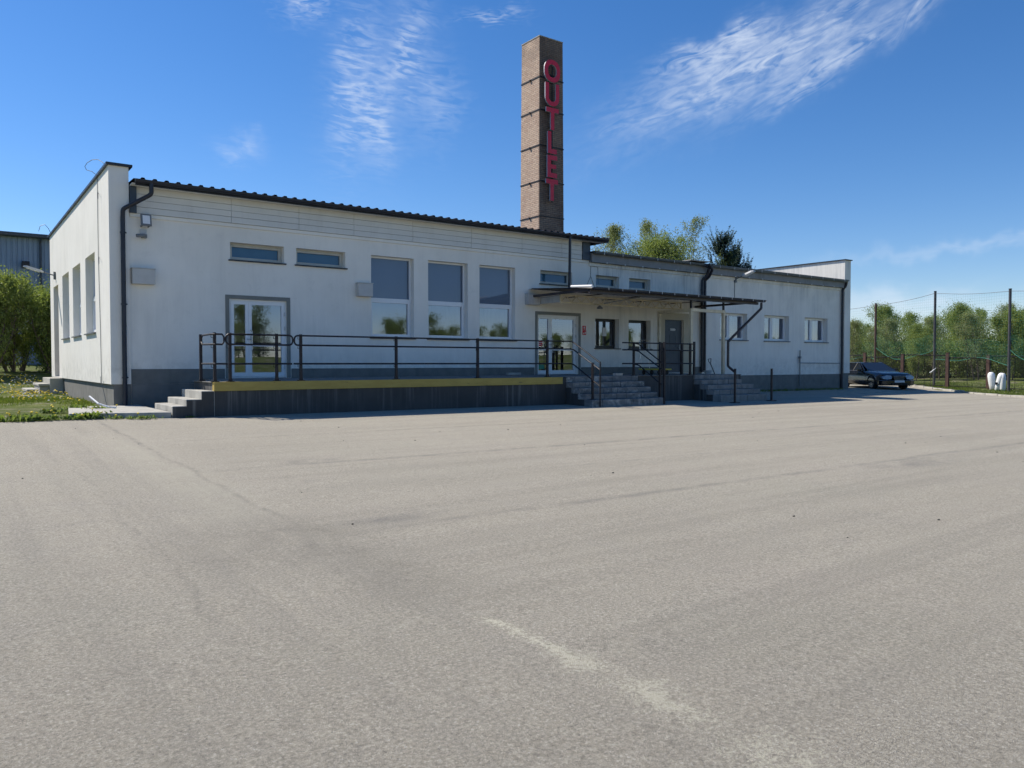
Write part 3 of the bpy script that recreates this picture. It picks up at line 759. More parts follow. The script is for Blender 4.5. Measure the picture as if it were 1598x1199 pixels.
# doors
def glazed_door(h, split, rec, stickers=()):
    a, b2, c_, e = h; mb = MB(); y0, y1 = WY+rec, WY+rec+0.06
    def fr(u0, u1, w0, w1, w, wb, ya, yb, wt=None):
        wt = wt or w
        mb.box(u0, u0+w, ya, yb, w0, w1); mb.box(u1-w, u1, ya, yb, w0, w1); mb.box(u0+w, u1-w, ya, yb, w0, w0+wb); mb.box(u0+w, u1-w, ya, yb, w1-wt, w1)
    fr(a+0.002, b2-0.002, c_+0.01, e-0.002, 0.05, 0.03, y0, y1)
    m = a+(b2-a)*split; panes = []
    midz = c_+ (e-c_)*0.425
    for u0, u1 in ((a+0.052, m-0.002), (m+0.002, b2-0.052)):
        fr(u0, u1, c_+0.045, e-0.055, 0.085, 0.11, y0-0.015, y1-0.01)
        mb.box(u0+0.085, u1-0.085, y0-0.015, y1-0.01, midz-0.04, midz+0.03)
        panes += [(u0+0.085, u1-0.085, c_+0.155, midz-0.04), (u0+0.085, u1-0.085, midz+0.03, e-0.14)]
    d = mb.build('door', M_pvc, BLD)
    for (u0, u1, w0, w1) in panes:
        MB().quad((u0-0.01, y0+0.02, w0-0.01), (u1+0.01, y0+0.02, w0-0.01), (u1+0.01, y0+0.02, w1+0.01), (u0-0.01, y0+0.02, w1+0.01)).build('pane', M_glass, d)
    hm = MB(); hx = m+0.05
    hm.box(hx-0.018, hx+0.018, y0-0.028, y0-0.016, c_+0.95, c_+1.17); hm.tube([(hx, y0-0.02, c_+1.08), (hx, y0-0.07, c_+1.08), (hx-0.12, y0-0.07, c_+1.08)], 0.010, 8)
    hm.tube([(hx, y0-0.02, c_+1.33), (hx, y0-0.05, c_+1.33)], 0.022, 10)
    hm.tube([(hx+0.03, y0-0.02, c_+0.78), (hx+0.03, y0-0.075, c_+0.78), (hx+0.03, y0-0.075, c_+1.30), (hx+0.03, y0-0.02, c_+1.30)], 0.011, 8) if split > 0.3 else None
    hm.build('handle', M_chrome, d)
    for zz in (0.25, 1.35, 1.75): MB().tube([(b2-0.055, y0-0.03, c_+zz), (b2-0.055, y0-0.03, c_+zz+0.11)], 0.012, 8).build('hinge', M_lightgrey, d)
    return d, y0
d1, yd = glazed_door(D1, 0.335, 0.05)
d2, yd = glazed_door(D2, 0.345, 0.12)
# notices on the second door
s = MB(); s.box(17.06, 17.27, yd+0.012, yd+0.016, 1.72, 1.92); st_ = s.build('notice_sticker', M_red, d2)
s = MB(); s.box(17.09, 17.24, yd+0.009, yd+0.0115, 1.845, 1.865); s.box(17.09, 17.22, yd+0.009, yd+0.0115, 1.775, 1.795); s.build('notice_print', M_paper, d2)
s = MB(); s.box(17.08, 17.36, yd+0.012, yd+0.016, 0.90, 1.06); s.build('notice_sticker', M_greensticker, d2, label='green sticker low on the left leaf')
# dark blue door
mb = MB(); a, b2, c_, e = D3
mb.box(a+0.003, b2-0.003, WY+0.06, WY+0.12, c_, e-0.003)
for (u0, u1, w0, w1) in ((a+0.36, b2-0.36, 1.75, 2.25), (a+0.16, b2-0.16, 0.9, 1.55)):
    for q in ((u0, u1, w0, w0+0.02), (u0, u1, w1-0.02, w1), (u0, u0+0.02, w0+0.02, w1-0.02), (u1-0.02, u1, w0+0.02, w1-0.02)):
        mb.box(q[0], q[1], WY+0.052, WY+0.061, q[2], q[3])
d3 = mb.build('door', M_doorblue, BLD, label='dark blue panelled door under the canopy')
hm = MB(); hm.tube([(b2-0.1, WY+0.05, 1.75), (b2-0.1, WY+0.0, 1.75), (b2-0.22, WY+0.0, 1.75)], 0.012, 8); hm.box(b2-0.12, b2-0.08, WY+0.048, WY+0.06, 1.65, 1.88)
hm.build('handle', M_chrome, d3)
hm = MB(); hm.prism([(23.86, 2.44), (24.12, 2.44), (24.19, 2.48), (24.12, 2.53), (23.86, 2.53)], 1, WY+0.045, WY+0.059); hm.build('name_plate', M_lightgrey, d3)
# gable door with a transom
mb = MB(); a, b2, c_, e = GD
mbox(mb, gmap, a+0.003, b2-0.003, c_, 2.75, 0.20, 0.26)
for u in (a+0.06, a+0.82): mbox(mb, gmap, u, u+0.62, c_+0.15, 2.6, 0.185, 0.2)
gd = mb.build('door', M_brown, BLD, label='brown door at the far end of the gable wall')
mb = MB(); mbox(mb, gmap, a+0.003, b2-0.003, 2.76, 2.85, 0.18, 0.28); mbox(mb, gmap, a+0.003, b2-0.003, 3.92, 3.997, 0.18, 0.28); mbox(mb, gmap, a+0.003, a+0.08, 2.85, 3.92, 0.18, 0.28); mbox(mb, gmap, b2-0.08, b2-0.003, 2.85, 3.92, 0.18, 0.28)
mb.build('transom_frame', M_brown, gd)
MB().quad(gmap(a+0.08, 2.85, 0.23), gmap(b2-0.08, 2.85, 0.23), gmap(b2-0.08, 3.92, 0.23), gmap(a+0.08, 3.92, 0.23)).build('pane', M_glass, gd)
MB().box(3.74, 36.4, 22.2, 35, 0.3, 0.60).build('floor', M_dark, BLD)

# gas pipe low on the right, fixed to the wall
mb = MB(); mb.tube(arc([(32.7, 21.62, 0.0), (32.7, 21.62, 1.72)], 0.03), 0.025, 8); mb.tube(arc([(32.62, 21.60, 1.42), (32.62, 21.60, 1.12), (36.1, 21.62, 1.10)], 0.05), 0.016, 8)
mb.cbox((32.66, 21.60, 1.38), (0.12, 0.08, 0.10))
mb.build('gas_pipe', M_grey, BLD)
# lightning rods on the gable
mb = MB()
loop = [(3.29, 23.3, 6.0), (3.28, 23.35, 6.14), (3.2, 23.5, 6.25), (3.1, 23.75, 6.33), (3.07, 23.82, 6.43), (3.11, 23.7, 6.51), (3.19, 23.4, 6.54), (3.28, 23.1, 6.50), (3.33, 22.9, 6.42), (3.37, 22.75, 6.34)]
mb.tube(loop, 0.008, 6)
mb.tube([(3.285, 23.25, 6.02), (3.28, 23.22, 4.0), (3.285, 23.1, 2.2), (3.275, 22.95, 0.9), (3.27, 22.9, 0.60), (3.34, 22.6, 0.0)], 0.008, 6)
for zz in (5.6, 3.9, 0.75): mb.tube([(3.30, 23.1, zz), (3.24, 22.95, zz), (3.24, 22.85, zz), (3.24, 22.85, zz-0.18)], 0.006, 5)
mb.build('lightning_wire', M_grey, BLD); mb = MB()
mb.tube([(3.29, 34.6, 6.05), (3.2, 34.7, 6.3), (3.1, 34.8, 6.45), (2.95, 34.9, 6.40), (2.9, 35.0, 6.2)], 0.010, 6)
mb.build('lightning_wire', M_grey, BLD)
mb = MB(); mb.tube([(19.45, 21.68, 4.86), (19.45, 21.68, 4.35), (19.25, 21.68, 4.0), (19.2, 21.68, 3.75)], 0.007, 5); mb.tube([(19.45, 21.68, 4.35), (19.62, 21.68, 4.0), (19.66, 21.68, 3.75)], 0.007, 5); mb.tube([(19.45, 21.67, 4.74), (19.8, 21.67, 4.72), (19.82, 21.67, 4.1)], 0.007, 5)
mb.build('cable', M_fencewire, BLD)

# wall boxes (roller housings)
for i, (x0, x1, z0, z1, lb) in enumerate(((3.80, 4.34, 3.13, 3.54, 'small white wall box beside the left corner pier'), (9.98, 10.46, 3.13, 3.54, 'small white wall box left of the tall windows'), (16.38, 16.92, 3.16, 3.55, 'small white wall box at the left end of the canopy'))):
    b_ = thing('wall_box', lb, 'wall box', ((x0+x1)/2, 21.6, z0), 'small white boxes on the front wall')
    MB().box(x0, x1, 21.50, 21.699, z0, z1-0.02).build('housing', M_box, b_, bevel=0.012)
    MB().box(x0-0.01, x1+0.01, 21.485, 21.699, z1-0.019, z1).build('lid', M_box, b_)

# ------------------------------------------------------------------ loading dock
DK = thing('loading_dock', 'long raised concrete dock with a yellow edge beam along the front of the building', 'loading dock', (10, 19.8, 0))
mb = MB(); T1 = 0.685
mb.box(4.84, 15.15, 18.0, 19.79, -0.35, T1-0.012); mb.box(5.5, 15.15, 19.79, 21.665, -0.35, T1-0.012)
mb.box(15.15, 21.0, 18.02, 21.665, -0.35, T1); mb.box(21.0, 23.55, 18.02, 21.665, -0.35, T1+0.002)
mb.build('dock_body', M_dock, DK)
mb = MB(); mb.box(4.80, 15.15, 18.13, 19.80, T1-0.011, T1+0.005); mb.box(5.49, 15.15, 19.80, 21.66, T1-0.011, T1+0.008); mb.box(15.151, 20.99, 17.99, 21.66, T1+0.001, T1+0.02); mb.box(20.991, 23.56, 17.99, 21.66, T1+0.003, T1+0.022)
mb.build('dock_top', M_plinth, DK)
mb = MB(); mb.box(4.82, 15.0, 17.965, 18.12, 0.485, T1+0.004)
for x0 in (10.1, 14.0): mb.box(x0, x0+0.006, 17.960, 17.964, 0.485, T1)
mb.build('edge_beam', M_beam, DK, bevel=0.008)
mb = MB()
for (x0, z1) in ((3.94, 0.17), (4.23, 0.31), (4.55, 0.49)):
    x1 = {3.94: 4.23, 4.23: 4.55, 4.55: 4.84}[x0]
    mb.prism([(x0, -0.3), (4.8395, -0.3), (4.8395, z1-0.15 if x0 > 4 else z1), (4.8395, z1-0.0005*(x0 > 4)), (x0, z1)][:3] + [(4.8395, z1), (x0, z1)], 1, 17.995-0.0, 19.78) if False else mb.box(x0, x1+0.001*(x0 < 4.5), 17.999+0.001*(x0-4), 19.78, -0.3, z1)
mb.build('dock_steps', M_conc, DK, bevel=0.012)
# stair cheek painted dark on the front side
mb = MB(); mb.prism([(3.95, -0.3), (4.82, -0.3), (4.82, 0.475), (4.56, 0.475), (4.56, 0.295), (4.24, 0.295), (4.24, 0.155), (3.95, 0.155)], 1, 17.985, 17.998)
mb.build('step_cheek', M_dock, DK)

M_block2 = simple('pale_step_slab', (0.24, 0.235, 0.22), 0.95, var=0.2, scale=5, bump=0.5, dirt=(0.13, 0.13, 0.125, 0.7))
def block_stairs(name, label, x0, x1s, ztop, yfront, n, tread, loc, seed, mat=None):
    t_ = thing(name, label, 'steps', loc, 'grey block steps up to the dock'); rr = random.Random(seed); rise = (ztop+0.14)/n
    for i in range(n):
        zt = ztop - i*rise; zb = zt-rise+0.004; yb = yfront-i*tread+0.0; yf = yb
        x1 = x1s[min(i, len(x1s)-1)]
        mb = MB(); x = x0
        depth = 0.36
        while x < x1-0.05:
            w = min(rr.choice((0.26, 0.33, 0.4, 0.5)), x1-x)
            if x1-(x+w) < 0.12: w = x1-x
            dy = rr.uniform(-0.012, 0.012); dz = rr.uniform(-0.008, 0.002)
            mb.box(x+0.005, x+w-0.005, yf-depth*0+dy-0.0, yf+depth, zb if i < n-1 else zb-0.25, zt+dz)
            x += w
        mb.build('block_course', mat or M_block, t_, bevel=0.008)
        cm = MB(); cm.box(x0+0.02, x1-0.02, yf+0.03, yf+0.34 if i else yf+0.3, -0.5, zt-0.02-0.001*i) if i else None
        if i: cm.build('step_core', M_dock, t_)
    return t_
block_stairs('block_steps', 'wide grey block steps below the second glazed door, with a handrail on either side', 15.15, [18.2], 0.70, 17.98, 5, 0.295, (16.7, 17.2, -0.2), 3)
block_stairs('block_steps', 'grey block steps at the right end of the dock, between two short black posts', 20.95, [23.10, 23.15, 23.45], 0.712, 17.93, 5, 0.28, (22.1, 17.2, -0.2), 9, M_block2)

# ------------------------------------------------------------------ railings
def railing(name, label, loc): return thing(name, label, 'railing', loc, 'dark railings on the dock')
def rail_post(par, x, y, z0, z1, r=0.03, lab=None):
    mb = MB(); mb.box(x-r, x+r, y-r, y+r, z0, z1); mb.cbox((x, y, z0+0.01), (0.16, 0.13, 0.016)); mb.prism([(x-0.045, z0+0.02), (x+0.045, z0+0.02), (x+r, z0+0.09), (x-r, z0+0.09)], 1, y-0.032, y+0.032)
    return mb.build('post', M_rail, par)
def roundloop(x0, x1, z0, z1, y, r=0.09, open_right=False):
    pts = []
    def cr(cx, cz, a0, a1):
        for i in range(5):
            a = R(a0+(a1-a0)*i/4); pts.append((cx+r*math.cos(a), y, cz+r*math.sin(a)))
    if not open_right:
        cr(x1-r, z0+r, -90, 0); cr(x1-r, z1-r, 0, 90)
    cr(x0+r, z1-r, 90, 180); cr(x0+r, z0+r, 180, 270)
    return pts
RA = railing('dock_railing', 'long dark pipe railing along the yellow dock edge, ending down the middle steps', (10, 18.06, T1))
YR = 18.07
for px in (4.87, 5.21, 6.29, 6.88, 9.45, 12.0, 14.5): rail_post(RA, px, YR+0.02, T1+0.004, 1.81)
rail_post(RA, 4.80, 19.0, T1+0.004, 1.79); rail_post(RA, 15.42, 17.09, 0.03, 1.13)
rr_ = 0.021
mb = MB()
mb.tube([(4.80, 18.85, 1.55), (4.80, 18.15, 1.54), (4.86, YR-0.04, 1.54), (5.02, YR-0.04, 1.54), (5.06, YR-0.04, 1.60), (5.06, YR-0.04, 1.71), (5.02, YR-0.04, 1.77), (4.86, YR-0.04, 1.77), (4.80, 18.15, 1.77), (4.80, 18.85, 1.76), (4.80, 18.93, 1.70), (4.80, 18.93, 1.61)], rr_, 8, closed=True)
mb.tube([(4.80, 18.9, 1.10), (4.80, 18.15, 1.10), (4.86, YR-0.04, 1.10), (5.14, YR-0.04, 1.10)], rr_, 8)
mb.build('rail', M_rail, RA)
mb = MB(); mb.tube(roundloop(5.10, 6.66, 1.545, 1.775, YR-0.04), rr_, 8, closed=True); mb.tube([(5.16, YR-0.04, 1.10), (6.64, YR-0.04, 1.10)], rr_, 8); mb.build('rail', M_rail, RA)
mb = MB()
lp = roundloop(6.70, 0, 1.545, 1.775, YR-0.04, open_right=True)
path_top = [(15.33, YR-0.04, 1.775)] + lp + [(15.33, YR-0.04, 1.545)]
mb.tube([(15.42, 16.77, 1.13), (15.42, 17.95, 1.74), (15.36, YR-0.04, 1.775)] + [Vector(p) for p in lp] + [(15.36, YR-0.04, 1.545), (15.42, 17.95, 1.52), (15.42, 16.77, 0.92)], rr_, 8)
mb.tube([(6.68, YR-0.04, 1.10), (15.36, YR-0.04, 1.10), (15.42, 17.95, 1.07), (15.42, 16.77, 0.44)], rr_, 8)
mb.build('rail', M_rail, RA)
mb = MB(); mb.tube([(15.42, 16.76, g(15, 16.7)), (15.42, 16.76, 1.16)], 0.022, 8); mb.build('end_post', M_rail, RA)
mb = MB()
for px in (4.87, 5.21, 6.29, 6.88, 9.45, 12.0, 14.5):
    for zz in (1.72, 1.49, 1.05): mb.tube(arc([(px-0.03, YR, zz-0.03), (px-0.09, YR-0.02, zz-0.03), (px-0.09, YR-0.04, zz+0.03)], 0.02, 3), 0.006, 5)
mb.build('rail_bracket', M_rail, RA)
RB = railing('dock_railing', 'shorter dark railing between the middle steps and the dark blue door', (19.5, 18.1, T1))
for px in (18.10, 20.85): rail_post(RB, px, YR, T1+0.02, 1.80)
rail_post(RB, 19.45, YR, T1+0.02, 1.80)
mb = MB()
for zz in (1.775, 1.545, 1.10): mb.tube([(17.55, YR-0.04, zz), (21.0, YR-0.04, zz)], rr_, 8)
mb.build('rail', M_rail, RB)
mb = MB()
for z0, z1 in ((1.76, 1.13), (1.53, 0.92), (1.08, 0.44)): mb.tube([(18.12, YR-0.04, z0), (18.17, 17.92, z0-0.03), (18.17, 16.90, z1)], rr_, 8)
mb.build('rail', M_rail, RB)
for yy, z0 in ((16.98, 0.0), (16.80, -0.22)):
    mb = MB(); mb.box(18.14, 18.20, yy-0.03, yy+0.03, z0, 1.78); mb.build('post', M_rail, RB)
mb = MB(); mb.box(21.02, 21.08, 18.04, 18.10, T1+0.02, 1.86); mb.box(20.90, 20.98, 18.5, 18.58, T1+0.02, 1.8); mb.build('gate_frame', M_rail, RB)
for i, (px, py, lb) in enumerate(((21.04, 16.32, 'short black post at the front left foot of the right hand block steps'), (23.35, 16.55, 'short black post at the right foot of the right hand block steps'))):
    gz = g(px, py)
    b_ = thing('bollard', lb, 'post', (px, py, gz), 'short black posts by the right steps')
    mb = MB(); mb.tube([(px, py, gz-0.05), (px, py, gz+1.12)], 0.038, 12); mb.tube([(px, py, gz+1.12), (px, py, gz+1.135)], 0.042, 12); mb.build('tube', M_rail, b_)
    mb = MB(); mb.cbox((px, py, gz+0.01), (0.28, 0.22, 0.03)); mb.build('base_plate', M_rail, b_)

# ------------------------------------------------------------------ canopy
CN = thing('entrance_canopy', 'brown corrugated canopy on a beige lattice girder over the two glazed and dark doors', 'canopy', (21, 20, T1))
mb = MB(); xs = []; x = 16.55
while x < 25.6:
    for (dx_, dz_) in ((0, 0), (0.10, 0), (0.125, 0.035), (0.175, 0.035)): xs.append((x+dx_, dz_))
    x += 0.20
ys = [(18.47, 3.50), (21.68, 3.72)]
for off_ in (0, -0.01):
    for (yy, zz) in ys:
        for (x_, dz_) in xs: mb.v.append((x_, yy, zz+dz_+off_))
k = len(xs)
for i in range(k-1):
    mb.f += [(i, i+1, k+i+1, k+i), (2*k+i, 2*k+i+1, 3*k+i+1, 3*k+i), (i, i+1, 2*k+i+1, 2*k+i)]
mb.build('roof_sheet', M_roofbrown, CN)
mb = MB(); gutter(mb, 16.62, 25.45, 18.39, 3.525, 0.07); mb.build('gutter', M_navy, CN)
x = 17.2
while x < 25.4: MB().box(x, x+0.02, 18.305, 18.315, 3.46, 3.54).build('gutter_bracket', M_lightgrey, CN); x += 0.62
mb = MB(); mb.box(16.60, 25.30, 18.55, 18.63, 3.36, 3.46); mb.box(16.60, 16.68, 18.64, 21.65, 3.42, 3.50); mb.box(25.22, 25.30, 18.64, 21.65, 3.42, 3.50)
for x in (18.2, 20.0, 21.6, 23.4): mb.box(x, x+0.06, 18.64, 21.65, 3.475, 3.50)
mb.build('purlin', M_roofbrown, CN)
mb = MB(); mb.tube([(16.58, 18.40, 3.56), (16.60, 19.45, 3.63)], 0.045, 12); mb.build('edge_roll', M_white, CN)
mb = MB(); yt = 20.4; x0, x1, z0, z1 = 16.9, 23.0, 3.17, 3.462
mb.box(x0, x1, yt-0.025, yt+0.025, z1-0.045, z1); mb.box(x0, x1, yt-0.025, yt+0.025, z0, z0+0.045); mb.box(x0, x0+0.05, yt-0.025, yt+0.025, z0+0.045, z1-0.045); mb.box(x1-0.05, x1, yt-0.025, yt+0.025, z0+0.045, z1-0.045)
n = 26
for i in range(n):
    a = x0+0.05+(x1-x0-0.1)*i/n; b2 = x0+0.05+(x1-x0-0.1)*(i+1)/n
    za, zb = (z0+0.04, z1-0.04) if i % 2 == 0 else (z1-0.04, z0+0.04)
    mb.tube([(a, yt, za), (b2, yt, zb)], 0.017, 5)
mb.build('lattice_girder', M_beige, CN)
mb = MB(); mb.box(16.93, 16.96, 20.43, 21.65, 3.20, 3.44); mb.build('side_panel', M_box, CN)
# beige posts and head beams around the dark door
for (px, py) in ((21.62, 18.72), (21.62, 20.25), (23.42, 18.72)):
    mb = MB(); mb.box(px-0.05, px+0.05, py-0.05, py+0.05, T1+0.024, 2.965); 
    for zz in (1.5, 2.2): mb.box(px-0.056, px+0.056, py-0.056, py+0.056, zz, zz+0.05)
    mb.build('post', M_beige, CN)
mb = MB(); mb.box(21.57, 23.47, 18.665, 18.775, 2.97, 3.08); mb.box(21.57, 21.67, 18.776, 20.3, 2.97, 3.08)
mb.build('head_beam', M_beige, CN)
mb = MB(); mb.box(21.59, 21.65, 18.69, 18.75, 3.081, 3.44); mb.box(23.39, 23.45, 18.69, 18.75, 3.081, 3.44); mb.build('strut', M_rail, CN)
mb = MB(); mb.tube(arc([(25.30, 18.42, 3.44), (25.30, 18.42, 3.22), (23.56, 18.60, 1.92), (23.56, 18.60, 1.6), (23.56, 18.60, 1.0), (23.74, 18.4, 0.76)], 0.05), 0.048, 10)
mb.build('downpipe', M_roofbrown, CN)
mb = MB(); mb.tube([(18.2, 19.6, 3.16), (19.2, 18.9, 3.38)], 0.02, 6); mb.lathe([(0.02, 0.12), (0.10, 0.05), (0.11, 0.0)], 12, Matrix.Translation((18.55, 20.2, 3.02)))
mb.build('brace', M_grey, CN)

# ------------------------------------------------------------------ fittings on the wall
FL = thing('floodlight', 'grey floodlight with a white lens high on the wall by the left corner', 'floodlight', (4.12, 21.6, 4.74))
mb = MB(); mb.cbox((4.13, 21.48, 4.76), (0.25, 0.05, 0.30), 0, 0, R(-12)); mb.build('lamp_body', M_grey, FL)
mb = MB(); mb.cbox((4.13, 21.451, 4.765), (0.17, 0.006, 0.22), 0, 0, R(-12)); mb.build('lens', M_white, FL)
mb = MB(); mb.box(4.03, 4.05, 21.5, 21.69, 4.60, 4.64); mb.box(4.20, 4.22, 21.5, 21.69, 4.60, 4.64); mb.build('bracket', M_grey, FL)
CM = thing('security_camera', 'small grey camera and junction box on the wall below the floodlight', 'camera', (4.02, 21.6, 4.35))
mb = MB(); mb.box(4.02, 4.17, 21.64, 21.699, 4.38, 4.54); mb.build('junction_box', M_lightgrey, CM)
mb = MB(); mb.tube([(3.90, 21.45, 4.34), (4.10, 21.52, 4.37)], 0.045, 10); mb.cbox((4.1, 21.6, 4.36), (0.12, 0.14, 0.09)); mb.build('camera_body', M_grey, CM)
def wall_lamp(name, label, p0, p1, side):
    t_ = thing(name, label, 'wall lamp', p0, 'street lamp heads on the walls')
    p0 = Vector(p0); p1 = Vector(p1); d = (p1-p0); L_ = d.length; d.normalize()
    mb = MB(); mb.tube([p0, p0+d*L_*0.45], 0.022, 8); mb.build('arm', M_grey, t_)
    mb = MB(); mb.cbox(tuple(p0), (0.10, 0.10, 0.28)); mb.build('wall_plate', M_grey, t_)
    c_ = p0+d*L_*0.70; q = d.to_track_quat('Y', 'Z').to_matrix().to_4x4(); m = Matrix.Translation(c_) @ q
    mb = MB(); hl = L_*0.32
    prof = [(-hl, 0.05, 0.03), (-hl*0.7, 0.10, 0.05), (hl*0.7, 0.12, 0.05), (hl, 0.08, 0.02)]
    t2 = MB()
    for (yy, w, h) in prof: t2.v += [(-w, yy, -0.03), (w, yy, -0.03), (w*0.8, yy, h), (-w*0.8, yy, h)]
    for i in range(3):
        for k_ in range(4): t2.f.append((i*4+k_, i*4+(k_+1) % 4, (i+1)*4+(k_+1) % 4, (i+1)*4+k_))
    t2.f += [(0, 1, 2, 3), (12, 15, 14, 13)]
    mb.add(t2, m); hd = mb.build('lamp_head', M_lightgrey, t_)
    mb = MB(); t2 = MB().box(-0.09, 0.09, -hl*0.6, hl*0.7, -0.05, -0.031); mb.add(t2, m); mb.build('diffuser', M_white, hd)
    return t_
wall_lamp('wall_lamp', 'street lamp head on a short arm on the right wing, above the small windows', (27.9, 21.66, 4.78), (27.9, 20.7, 5.05), 0)
wall_lamp('wall_lamp', 'street lamp head sticking out of the sunlit gable wall above its door', (3.28, 33.5, 4.38), (2.30, 33.5, 4.66), 0)
mb = MB(); mb.tube([(27.88, 21.68, 4.64), (27.88, 21.68, 3.7)], 0.012, 6); mb.build('lamp_cable', M_grey, BLD)
SG = thing('fire_sign', 'red fire extinguisher sign on the wall right of the second glazed door', 'sign', (19.14, 21.68, 2.3))
mb = MB(); mb.box(19.06, 19.22, 21.688, 21.699, 2.335, 2.50); mb.box(19.06, 19.24, 21.688, 21.699, 2.16, 2.33); mb.build('sign_plate', M_red, SG)
mb = MB(); mb.prism([(19.115, 2.40), (19.165, 2.40), (19.165, 2.455), (19.15, 2.475), (19.13, 2.475), (19.115, 2.455)], 1, 21.683, 21.687); mb.box(19.12, 19.16, 21.683, 21.687, 2.36, 2.385)
mb.build('pictogram', M_paper, SG); mb = MB(); mb.prism([(19.17, 2.20), (19.21, 2.20), (19.21, 2.26), (19.195, 2.28), (19.185, 2.28), (19.17, 2.26)], 1, 21.683, 21.687); mb.prism([(19.085, 2.19), (19.13, 2.19), (19.14, 2.22), (19.115, 2.25), (19.09, 2.22)], 1, 21.683, 21.687)
mb.build('pictogram', M_paper, SG)
GB = thing('gas_cabinet', 'yellow gas cabinet on the far side of the right parapet', 'cabinet', (37.2, 22.3, 0.3))
mb = MB(); mb.box(36.97, 37.32, 22.0, 22.8, 0.62, 2.02); mb.build('housing', M_yellowbox, GB, bevel=0.01)
mb = MB(); mb.box(37.04, 37.27, 21.985, 21.999, 0.72, 1.94); mb.build('cabinet_door', M_yellowbox, GB)

# things standing on the dock
TR = thing('platform_trolley', 'platform trolley with a yellow deck and wire handle behind the dock railing', 'trolley', (19.9, 18.7, T1+0.02))
mb = MB(); mb.cbox((19.78, 18.72, T1+0.215), (0.62, 0.95, 0.05), R(8)); mb.build('deck', M_trolley, TR, bevel=0.01)
mb = MB(); mb.tube(arc([(19.52, 19.12, T1+0.23), (19.48, 19.18, 1.90), (19.98, 19.22, 1.93), (20.0, 19.18, T1+0.23)], 0.08), 0.014, 8); mb.build('handle', M_chrome, TR)
for (wx, wy) in ((19.6, 18.36), (20.05, 18.42), (19.52, 19.0), (19.97, 19.05)):
    mb = MB(); mb.lathe([(0.075, -0.018), (0.085, 0), (0.075, 0.018)], 12, Matrix.Translation((wx, wy, T1+0.107)) @ Matrix.Rotation(R(90), 4, 'X')); mb.box(wx-0.02, wx+0.02, wy-0.03, wy+0.03, T1+0.15, T1+0.195); mb.build('wheel', M_black, TR)
SV = thing('shovel', 'dark shovel handle with a D grip leaning on the dock beside the right steps', 'shovel', (22.35, 18.5, T1))
mb = MB(); a = Vector((22.5, 18.35, T1+0.03)); b2 = Vector((22.25, 18.35, T1+0.42)); mb.tube([a, b2], 0.017, 8); mb.build('shaft', M_rail, SV)
d = (b2-a).normalized(); mb = MB(); mb.tube([b2, b2+Vector((-0.08, 0, 0.05)), b2+Vector((-0.12, 0, 0.15)), b2+Vector((0.04, 0, 0.17)), b2+Vector((0.03, 0, 0.06))], 0.014, 8, closed=True); mb.build('grip', M_rail, SV)
mb = MB(); mb.cbox(tuple(a+Vector((0.06, 0, -0.005))), (0.26, 0.22, 0.02)); mb.build('blade', M_grey, SV)
BK = thing('bucket', 'small grey bowl on the dock at the foot of the cream door surround', 'bowl', (22.9, 19.0, T1+0.02))
mb = MB(); mb.lathe([(0.10, 0), (0.16, 0.13), (0.17, 0.13), (0.15, 0.11), (0.09, 0.03)], 14, Matrix.Translation((22.9, 19.0, T1+0.024))); mb.build('bowl', M_lightgrey, BK)
BR = thing('loose_block', 'loose pale block lying on top of the middle steps', 'block', (17.45, 18.12, T1+0.02), 'loose blocks on the dock')
mb = MB(); mb.cbox((17.45, 18.14, T1+0.062), (0.32, 0.16, 0.08), 0.1); mb.build('block', M_conc, BR, bevel=0.01)
BR = thing('loose_block', 'loose grey block on the dock left of the second glazed door', 'block', (15.6, 21.3, T1+0.02), 'loose blocks on the dock')
mb = MB(); mb.cbox((15.6, 21.3, T1+0.062), (0.5, 0.2, 0.08), -0.05); mb.build('block', M_conc, BR, bevel=0.01)

# steps at the gable door
GS = thing('concrete_steps', 'small crumbling concrete steps at the gable door', 'steps', (2.8, 33.4, 0))
mb = MB(); mb.box(2.92, 3.35, 32.0, 34.6, -0.2, 0.57); mb.build('landing', M_conc, GS, bevel=0.015)
mb = MB(); mb.box(2.58, 2.915, 32.1, 34.4, 0.30, 0.375); mb.box(2.62, 2.915, 32.2, 34.3, -0.2, 0.298); mb.box(2.22, 2.575, 32.1, 34.4, 0.10, 0.185); mb.box(2.27, 2.575, 32.2, 34.3, -0.2, 0.098); mb.build('tread', M_conc, GS, bevel=0.012)
WP = MB(); WP.tube([(2.72, 20.9, 0.32), (2.85, 20.5, 0.16), (3.05, 20.3, 0.08), (3.2, 20.3, 0.06)], 0.02, 8).build('plastic_pipe', M_white, label='bent white plastic pipe lying in the weeds at the gable foot', cat='pipe')

# ------------------------------------------------------------------ chimney
CX0, CX1, CY0, CY1 = 21.66, 23.0, 27.6, 28.93
CH = thing('brick_chimney', 'tall square brick chimney with iron hoops standing behind the roof', 'chimney', (22.33, 28.26, 0))
mb = MB(); e_ = 0.05
lv = [(0.0, 0.06), (7.0, 0.045), (15.78, 0.0)]
for z, e2 in lv: mb.v += [(CX0-e2, CY0-e2, z), (CX1+e2, CY0-e2, z), (CX1+e2, CY1+e2, z), (CX0-e2, CY1+e2, z)]
for i in range(2):
    for k_ in range(4): mb.f.append((i*4+k_, i*4+(k_+1) % 4, (i+1)*4+(k_+1) % 4, (i+1)*4+k_))
n = len(mb.v); mb.v += [(CX0+0.25, CY0+0.25, 15.78), (CX1-0.25, CY0+0.25, 15.78), (CX1-0.25, CY1-0.25, 15.78), (CX0+0.25, CY1-0.25, 15.78)]
mb.v += [(p[0], p[1], 14.5) for p in mb.v[n:n+4]]
